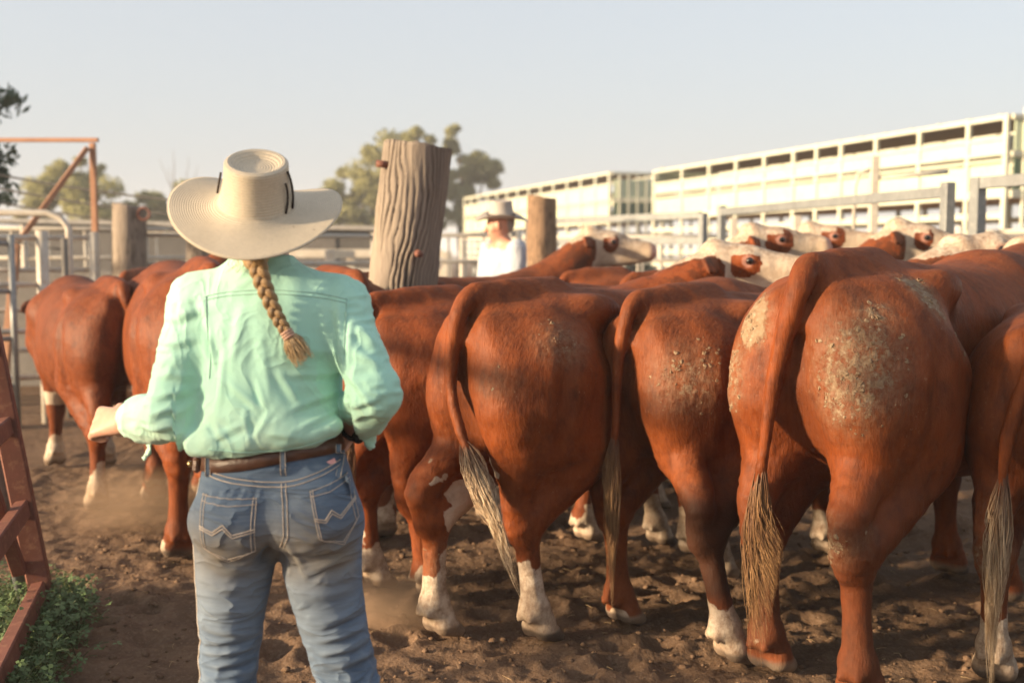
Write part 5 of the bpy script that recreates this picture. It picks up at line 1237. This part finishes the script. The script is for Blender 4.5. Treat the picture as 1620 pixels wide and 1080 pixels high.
# ---- the man beyond the cattle
def make_man(x, y):
    J = dict(head=(-.02, 0, 1.615), face=(-1, .45, -.18), neck=(.01, 0, 1.46), torso=[(.86, 0, .11, 0, .16), (1.0, 0, .115, 0, .16), (1.15, 0, .115, 0, .165), (1.32, .01, .11, 0, .19), (1.43, .01, .07, 0, .11)],
             lsh=(.01, -.19, 1.42), rsh=(.01, .19, 1.42), lel=(-.02, -.24, 1.14), rel=(-.02, .24, 1.14), lwr=(-.16, -.2, .97), rwr=(-.16, .2, .97),
             lleg=[(0, -.1, .88), (-.01, -.1, .5), (0, -.1, .35), (0, -.1, .085)], rleg=[(0, .1, .88), (-.01, .1, .5), (0, .1, .35), (0, .1, .085)], lfoot=(-.17, 0, 0), rfoot=(-.17, 0, 0),
             hands=dict(l=((-.8, .1, -.6), (0, -.6, .5), 1, .8), r=((-.8, -.1, -.6), (0, .6, .5), -1, .8)))
    S = SDF((-.36, -.36, 0), (.2, .36, 1.8), .009); person_body(S, J); V, F = S.mesh(2)
    RUD = simple_mat('ruddy_skin', (.50, .25, .17), (.43, .20, .13), 20, .5)
    body = mesh_obj('person', np_mesh('person', V, F), RUD); body.location = (x, y, 0); body.rotation_euler = (0, 0, R(32)); body.scale = (1.05,) * 3
    tag(body, 'person in white long sleeved shirt and grey felt hat, in profile beyond the cattle', 'person')
    WH = cloth_material('white_cotton', (.38, .40, .44), (.33, .35, .39)); S = SDF((-.3, -.36, .8), (.2, .36, 1.52), .01)
    S.loft(2, [(.86, 0, .135, 0, .18), (1.0, 0, .14, 0, .18), (1.15, 0, .14, 0, .185), (1.32, .01, .13, 0, .205), (1.40, .01, .10, 0, .16), (1.45, .01, .07, 0, .08), (1.49, .008, .062, 0, .065)], 0)
    for a in ('l', 'r'): S.chain([J[a + 'sh'], J[a + 'el']], [.078, .066], .05); S.chain([J[a + 'el'], J[a + 'wr']], [.062, .045], .03)
    so_, SV, SF = shell_mesh('shirt', S, 2, body, WH, lambda V, F, N: (V + N * ((fnoise(V * (1, 1, .6), 16, 3, 2) - .5) * .02)[:, None], {}))
    S = SDF((-.2, -.25, 0), (.2, .25, .98), .012); S.loft(2, [(.78, 0, .12, 0, .17), (.85, .01, .135, 0, .18), (.97, 0, .13, 0, .172)], 0)
    for a in ('l', 'r'): S.chain(J[a + 'leg'], [.105, .08, .075, .075], .04, 4)
    TR = simple_mat('dark_trousers', (.05, .06, .09), rough=.9); shell_mesh('trousers', S, 2, body, TR)
    V, F, rv = hat_mesh(.088, .102, .066, .08, .112, (.175, .205), .045, .025, .02, .03); hm = np_mesh('hat', V, F, True, dict(ring=rv)); hat = mesh_obj('hat', hm, FELT, body)
    hat.location = (-.005, 0, 1.665); hat.rotation_euler = (0, R(-9), R(62))
    mb = MB(); mb.tube([(.0895 * math.cos(t), .103 * math.sin(t), .024) for t in np.linspace(0, 6.283, 33)], .009, 6, caps=False); mb.build('hat_band', CORD, hat)
    HR = simple_mat('grey_hair', (.32, .27, .23), rough=.8); S = SDF((-.1, -.12, 1.5), (.14, .12, 1.72), .008); S.ell((.012, 0, 1.632), (.092, .083, .10), .01); S.ell((-.09, 0, 1.60), (.09, .13, .12), .02, neg=True); shell_mesh('hair', S, 1, body, HR)
    return body
# ------------------------------------------------------------------ the mob
NEAR = .0135
bull = cow(.93, 3.46, 43, dict(seed=2, fat=1.06, hump=.03, legs=dict(hl=(.03, .01, 0), hr=(-.02, -.03, 0), fl=(.1, 0, 0), fr=(-.12, 0, 0)), sock=.0, socks={}, belly=.0, darkleg=.5, darklow=.04,
    tail=[(-.075, .03, 1.15), (-.08, .07, .95), (-.085, .09, .76), (-.08, .12, .62)], head=dict(up=.35, pitch=-.1, yaw=.2), whiteface=True, dust=.75,
    mud=[(.04, -.17, 1.04, .34, .17, .26, .55), (.30, -.24, 1.24, .10, .12, .20, .68), (.10, -.17, 1.20, .12, .10, .06, .6), (-.02, .17, 1.18, .2, .10, .12, .85), (.0, .24, 1.0, .2, .1, .16, .5), (.0, -.15, .55, .12, .10, .12, .62), (.5, -.3, 1.1, .2, .1, .1, .35)]),
    'big red brown beast with pale mud caked over its rump, nearest on the right', vox=.0125, scale=1.06, tint=(1.12, 1.05, 1), flakes=420, tuft_kw=dict(L=.40, n=150, bend=(.02, -.09, 0), spread=.03))
cow(-.17, 3.92, 46, dict(seed=11, fat=1.0, legs=dict(hl=(-.10, .01, 0), hr=(.14, 0, 0), fl=(.1, 0, 0), fr=(-.1, 0, 0)), sock=.26, belly=.66, wpatch=[(.0, .04, .65, .09), (.05, .1, .58, .08)],
    tail=[(-.075, .02, 1.14), (-.085, .01, .98), (-.085, -.05, .82), (-.08, -.12, .70)], head=dict(up=.12, len=.66, pitch=-.4, yaw=-.3, patch=.09), dust=.55,
    mud=[(.22, -.26, 1.16, .16, .16, .12, .42), (.08, -.15, 1.02, .16, .14, .12, .40), (.0, .15, .3, .1, .1, .2, .35)]),
    'red steer with white hind feet and a blonde tail swinging right, right of the woman', vox=NEAR, scale=.98, tint=(1.04, 1, .95), tailmat=TAIL_WHITE, flakes=45, tuft_kw=dict(L=.36, n=130, bend=(.0, -.03, 0), spread=.045))
cow(-.60, 4.46, 52, dict(seed=21, legs=dict(hl=(.02, 0, 0), hr=(.12, 0, .0), fl=(-.1, 0, 0), fr=(.15, 0, 0)), sock=.24, belly=.6,
    tail=[(-.075, .02, 1.12), (-.09, .05, .9), (-.09, .06, .68)], crest=.5, head=dict(up=.66, len=.62, pitch=.05, yaw=-.85, patch=.085), dust=.4),
    'red steer half hidden by the green sleeve, lifting dust with its hind feet', vox=NEAR, scale=.945, tint=(1.1, 1.0, .9), tuft_kw=dict(L=.36, n=120))
cow(.44, 3.98, 48, dict(seed=31, fat=1.0, legs=dict(hl=(.03, .0, 0), hr=(.02, -.24, 0), fl=(.12, 0, 0), fr=(-.1, 0, 0)), sock=.2, socks=dict(hl=.12, hr=.24), belly=.0, darkleg=1., splay=dict(hr=-.3),
    tail=[(-.08, .02, 1.12), (-.09, .02, .9), (-.09, .03, .70)], crest=.3, head=dict(up=.50, len=.78, pitch=.26, yaw=-.55, patch=.0), dust=.6,
    mud=[(.10, -.20, 1.04, .20, .18, .20, .48), (.02, .17, 1.06, .14, .12, .16, .45), (.02, -.15, .42, .1, .12, .16, .5)]),
    'red steer with one dark hind leg and white foot, left of the muddy beast', vox=NEAR, scale=.965, tint=(.92, .93, .95), flakes=120, tuft_kw=dict(L=.44, n=140, spread=.035))
cow(1.70, 3.42, 38, dict(seed=41, fat=.95, legs=dict(hl=(.0, .0, 0), hr=(.0, 0, 0)), sock=.3, belly=.6, tail=[(-.08, .05, 1.12), (-.09, .10, .88), (-.09, .11, .66)], head=dict(up=.1, pitch=-.4), dust=.5, mud=[(.0, .15, .5, .1, .1, .25, .5)]),
    'red beast cut off by the right edge, long pale tail hanging in front of it', vox=.015, scale=.96, tint=(1, 1, .95), tailmat=TAIL_WHITE, tuft_kw=dict(L=.5, n=130, spread=.04))
cow(-2.18, 6.08, -32, dict(seed=51, legs=dict(hl=(.0, .02, 0), hr=(-.08, -.0, .12), fl=(.15, 0, 0), fr=(-.1, 0, 0)), sock=.26, socks=dict(hr=.1), belly=.55, tail=[(-.07, -.05, 1.12), (-.07, -.06, .92), (-.06, -.03, .74)], head=dict(up=.0, pitch=-.6), dust=.3, wpatch=[(.55, .2, .66, .12)]),
    'dark red cow walking away at the left with one hind foot lifted', vox=.015, scale=.95, tint=(.78, .74, .74), tailmat=TAIL_DARK, tuft_kw=dict(L=.25, n=60))
cow(-1.38, 5.02, -24, dict(seed=61, legs=dict(hl=(.05, .02, 0), hr=(-.1, 0, 0), fl=(-.15, 0, 0)), sock=.08, belly=.5, head=dict(up=.1, pitch=-.4), dust=.35, tail=[(-.07, -.04, 1.12), (-.07, -.04, .9), (-.06, -.04, .7)]),
    'red cow behind the woman, its leg showing below her left elbow', vox=.015, scale=1.03, tint=(.95, .9, .88))
cow(-.74, 5.28, -30, dict(seed=71, head=dict(up=.1, pitch=-.5), dust=.5, sock=.2), 'red cow whose rounded back shows between the woman and the tall timber post', vox=.018, scale=1.0, tint=(.85, .82, .82))
# farther cattle share two body shapes
FAR1 = cow_mesh('cow', .019, dict(seed=81, crest=.2, head=dict(up=.76, len=.70, pitch=-.05, yaw=-.75, patch=.08), dust=.6, legs=dict(hl=(.1, 0, 0), fr=(.12, 0, 0))))
FAR2 = cow_mesh('cow', .019, dict(seed=91, fat=1.04, crest=.2, head=dict(up=.78, len=.70, pitch=.04, yaw=-.7, patch=.095), dust=.6, legs=dict(hr=(.12, 0, 0), fl=(.12, 0, 0))))
for x, y, hd, sh, sc, ti, lab in (
    (-2.98, 8.3, 5, FAR1, .96, (1.25, 1.15, 1.05), 'light orange red cow far back, its rump showing between the two cows at the left'),
    (-1.02, 6.95, 48, FAR1, .97, (.9, .86, .85), 'red cow with a white muzzle and dark ear just in front of the man'),
    (-.12, 5.62, 50, FAR2, .955, (1.3, 1.2, 1.1), 'light red cow whose sunlit back shows over the two middle steers'),
    (.66, 6.2, 60, FAR1, .98, (1, .95, .92), 'white faced cow with brown eye patch, middle of the row of heads'),
    (.35, 7.25, 62, FAR2, .98, (1.1, 1.05, 1.), 'red cow farthest back in the mob, below the first rail panel')):
    cow(x, y, hd, None, lab, shared=sh, scale=sc, tint=ti, tuft_kw=dict(n=30))
make_woman()
make_man(-.08, 8.6)

# dust kicked up by the hooves: small soft volumes close to the ground
def dust_puff(x, y, z, r, dens):
    bm = bmesh.new(); bmesh.ops.create_icosphere(bm, subdivisions=3, radius=1); me = bpy.data.meshes.new('dust'); bm.to_mesh(me); bm.free()
    o = mesh_obj('dust', me); o.location = (x, y, z); o.scale = r; tag(o, kind='stuff')
    m = bpy.data.materials.new('raised_dust'); m.use_nodes = True; n = m.node_tree; n.nodes.clear(); g = n.nodes.new
    tc = g('ShaderNodeTexCoord'); ln = g('ShaderNodeVectorMath'); ln.operation = 'LENGTH'; n.links.new(tc.outputs['Object'], ln.inputs[0])
    nz = g('ShaderNodeTexNoise'); nz.inputs['Scale'].default_value = 2.2; nz.inputs['Detail'].default_value = 3; n.links.new(tc.outputs['Object'], nz.inputs['Vector'])
    a = g('ShaderNodeMath'); a.operation = 'SUBTRACT'; a.inputs[0].default_value = 1.; n.links.new(ln.outputs['Value'], a.inputs[1])
    b = g('ShaderNodeMath'); b.operation = 'MULTIPLY'; n.links.new(a.outputs[0], b.inputs[0]); n.links.new(nz.outputs['Fac'], b.inputs[1])
    c = g('ShaderNodeMath'); c.operation = 'MULTIPLY'; c.inputs[1].default_value = dens; c.use_clamp = False; n.links.new(b.outputs[0], c.inputs[0])
    v = g('ShaderNodeVolumePrincipled'); v.inputs['Color'].default_value = (.62, .42, .28, 1); n.links.new(c.outputs[0], v.inputs['Density'])
    ou = g('ShaderNodeOutputMaterial'); n.links.new(v.outputs[0], ou.inputs['Volume']); me.materials.append(m)
dust_puff(-.46, 4.22, .07, (.30, .22, .13), 16.)
dust_puff(-2.05, 5.75, .12, (.45, .35, .22), 7.)
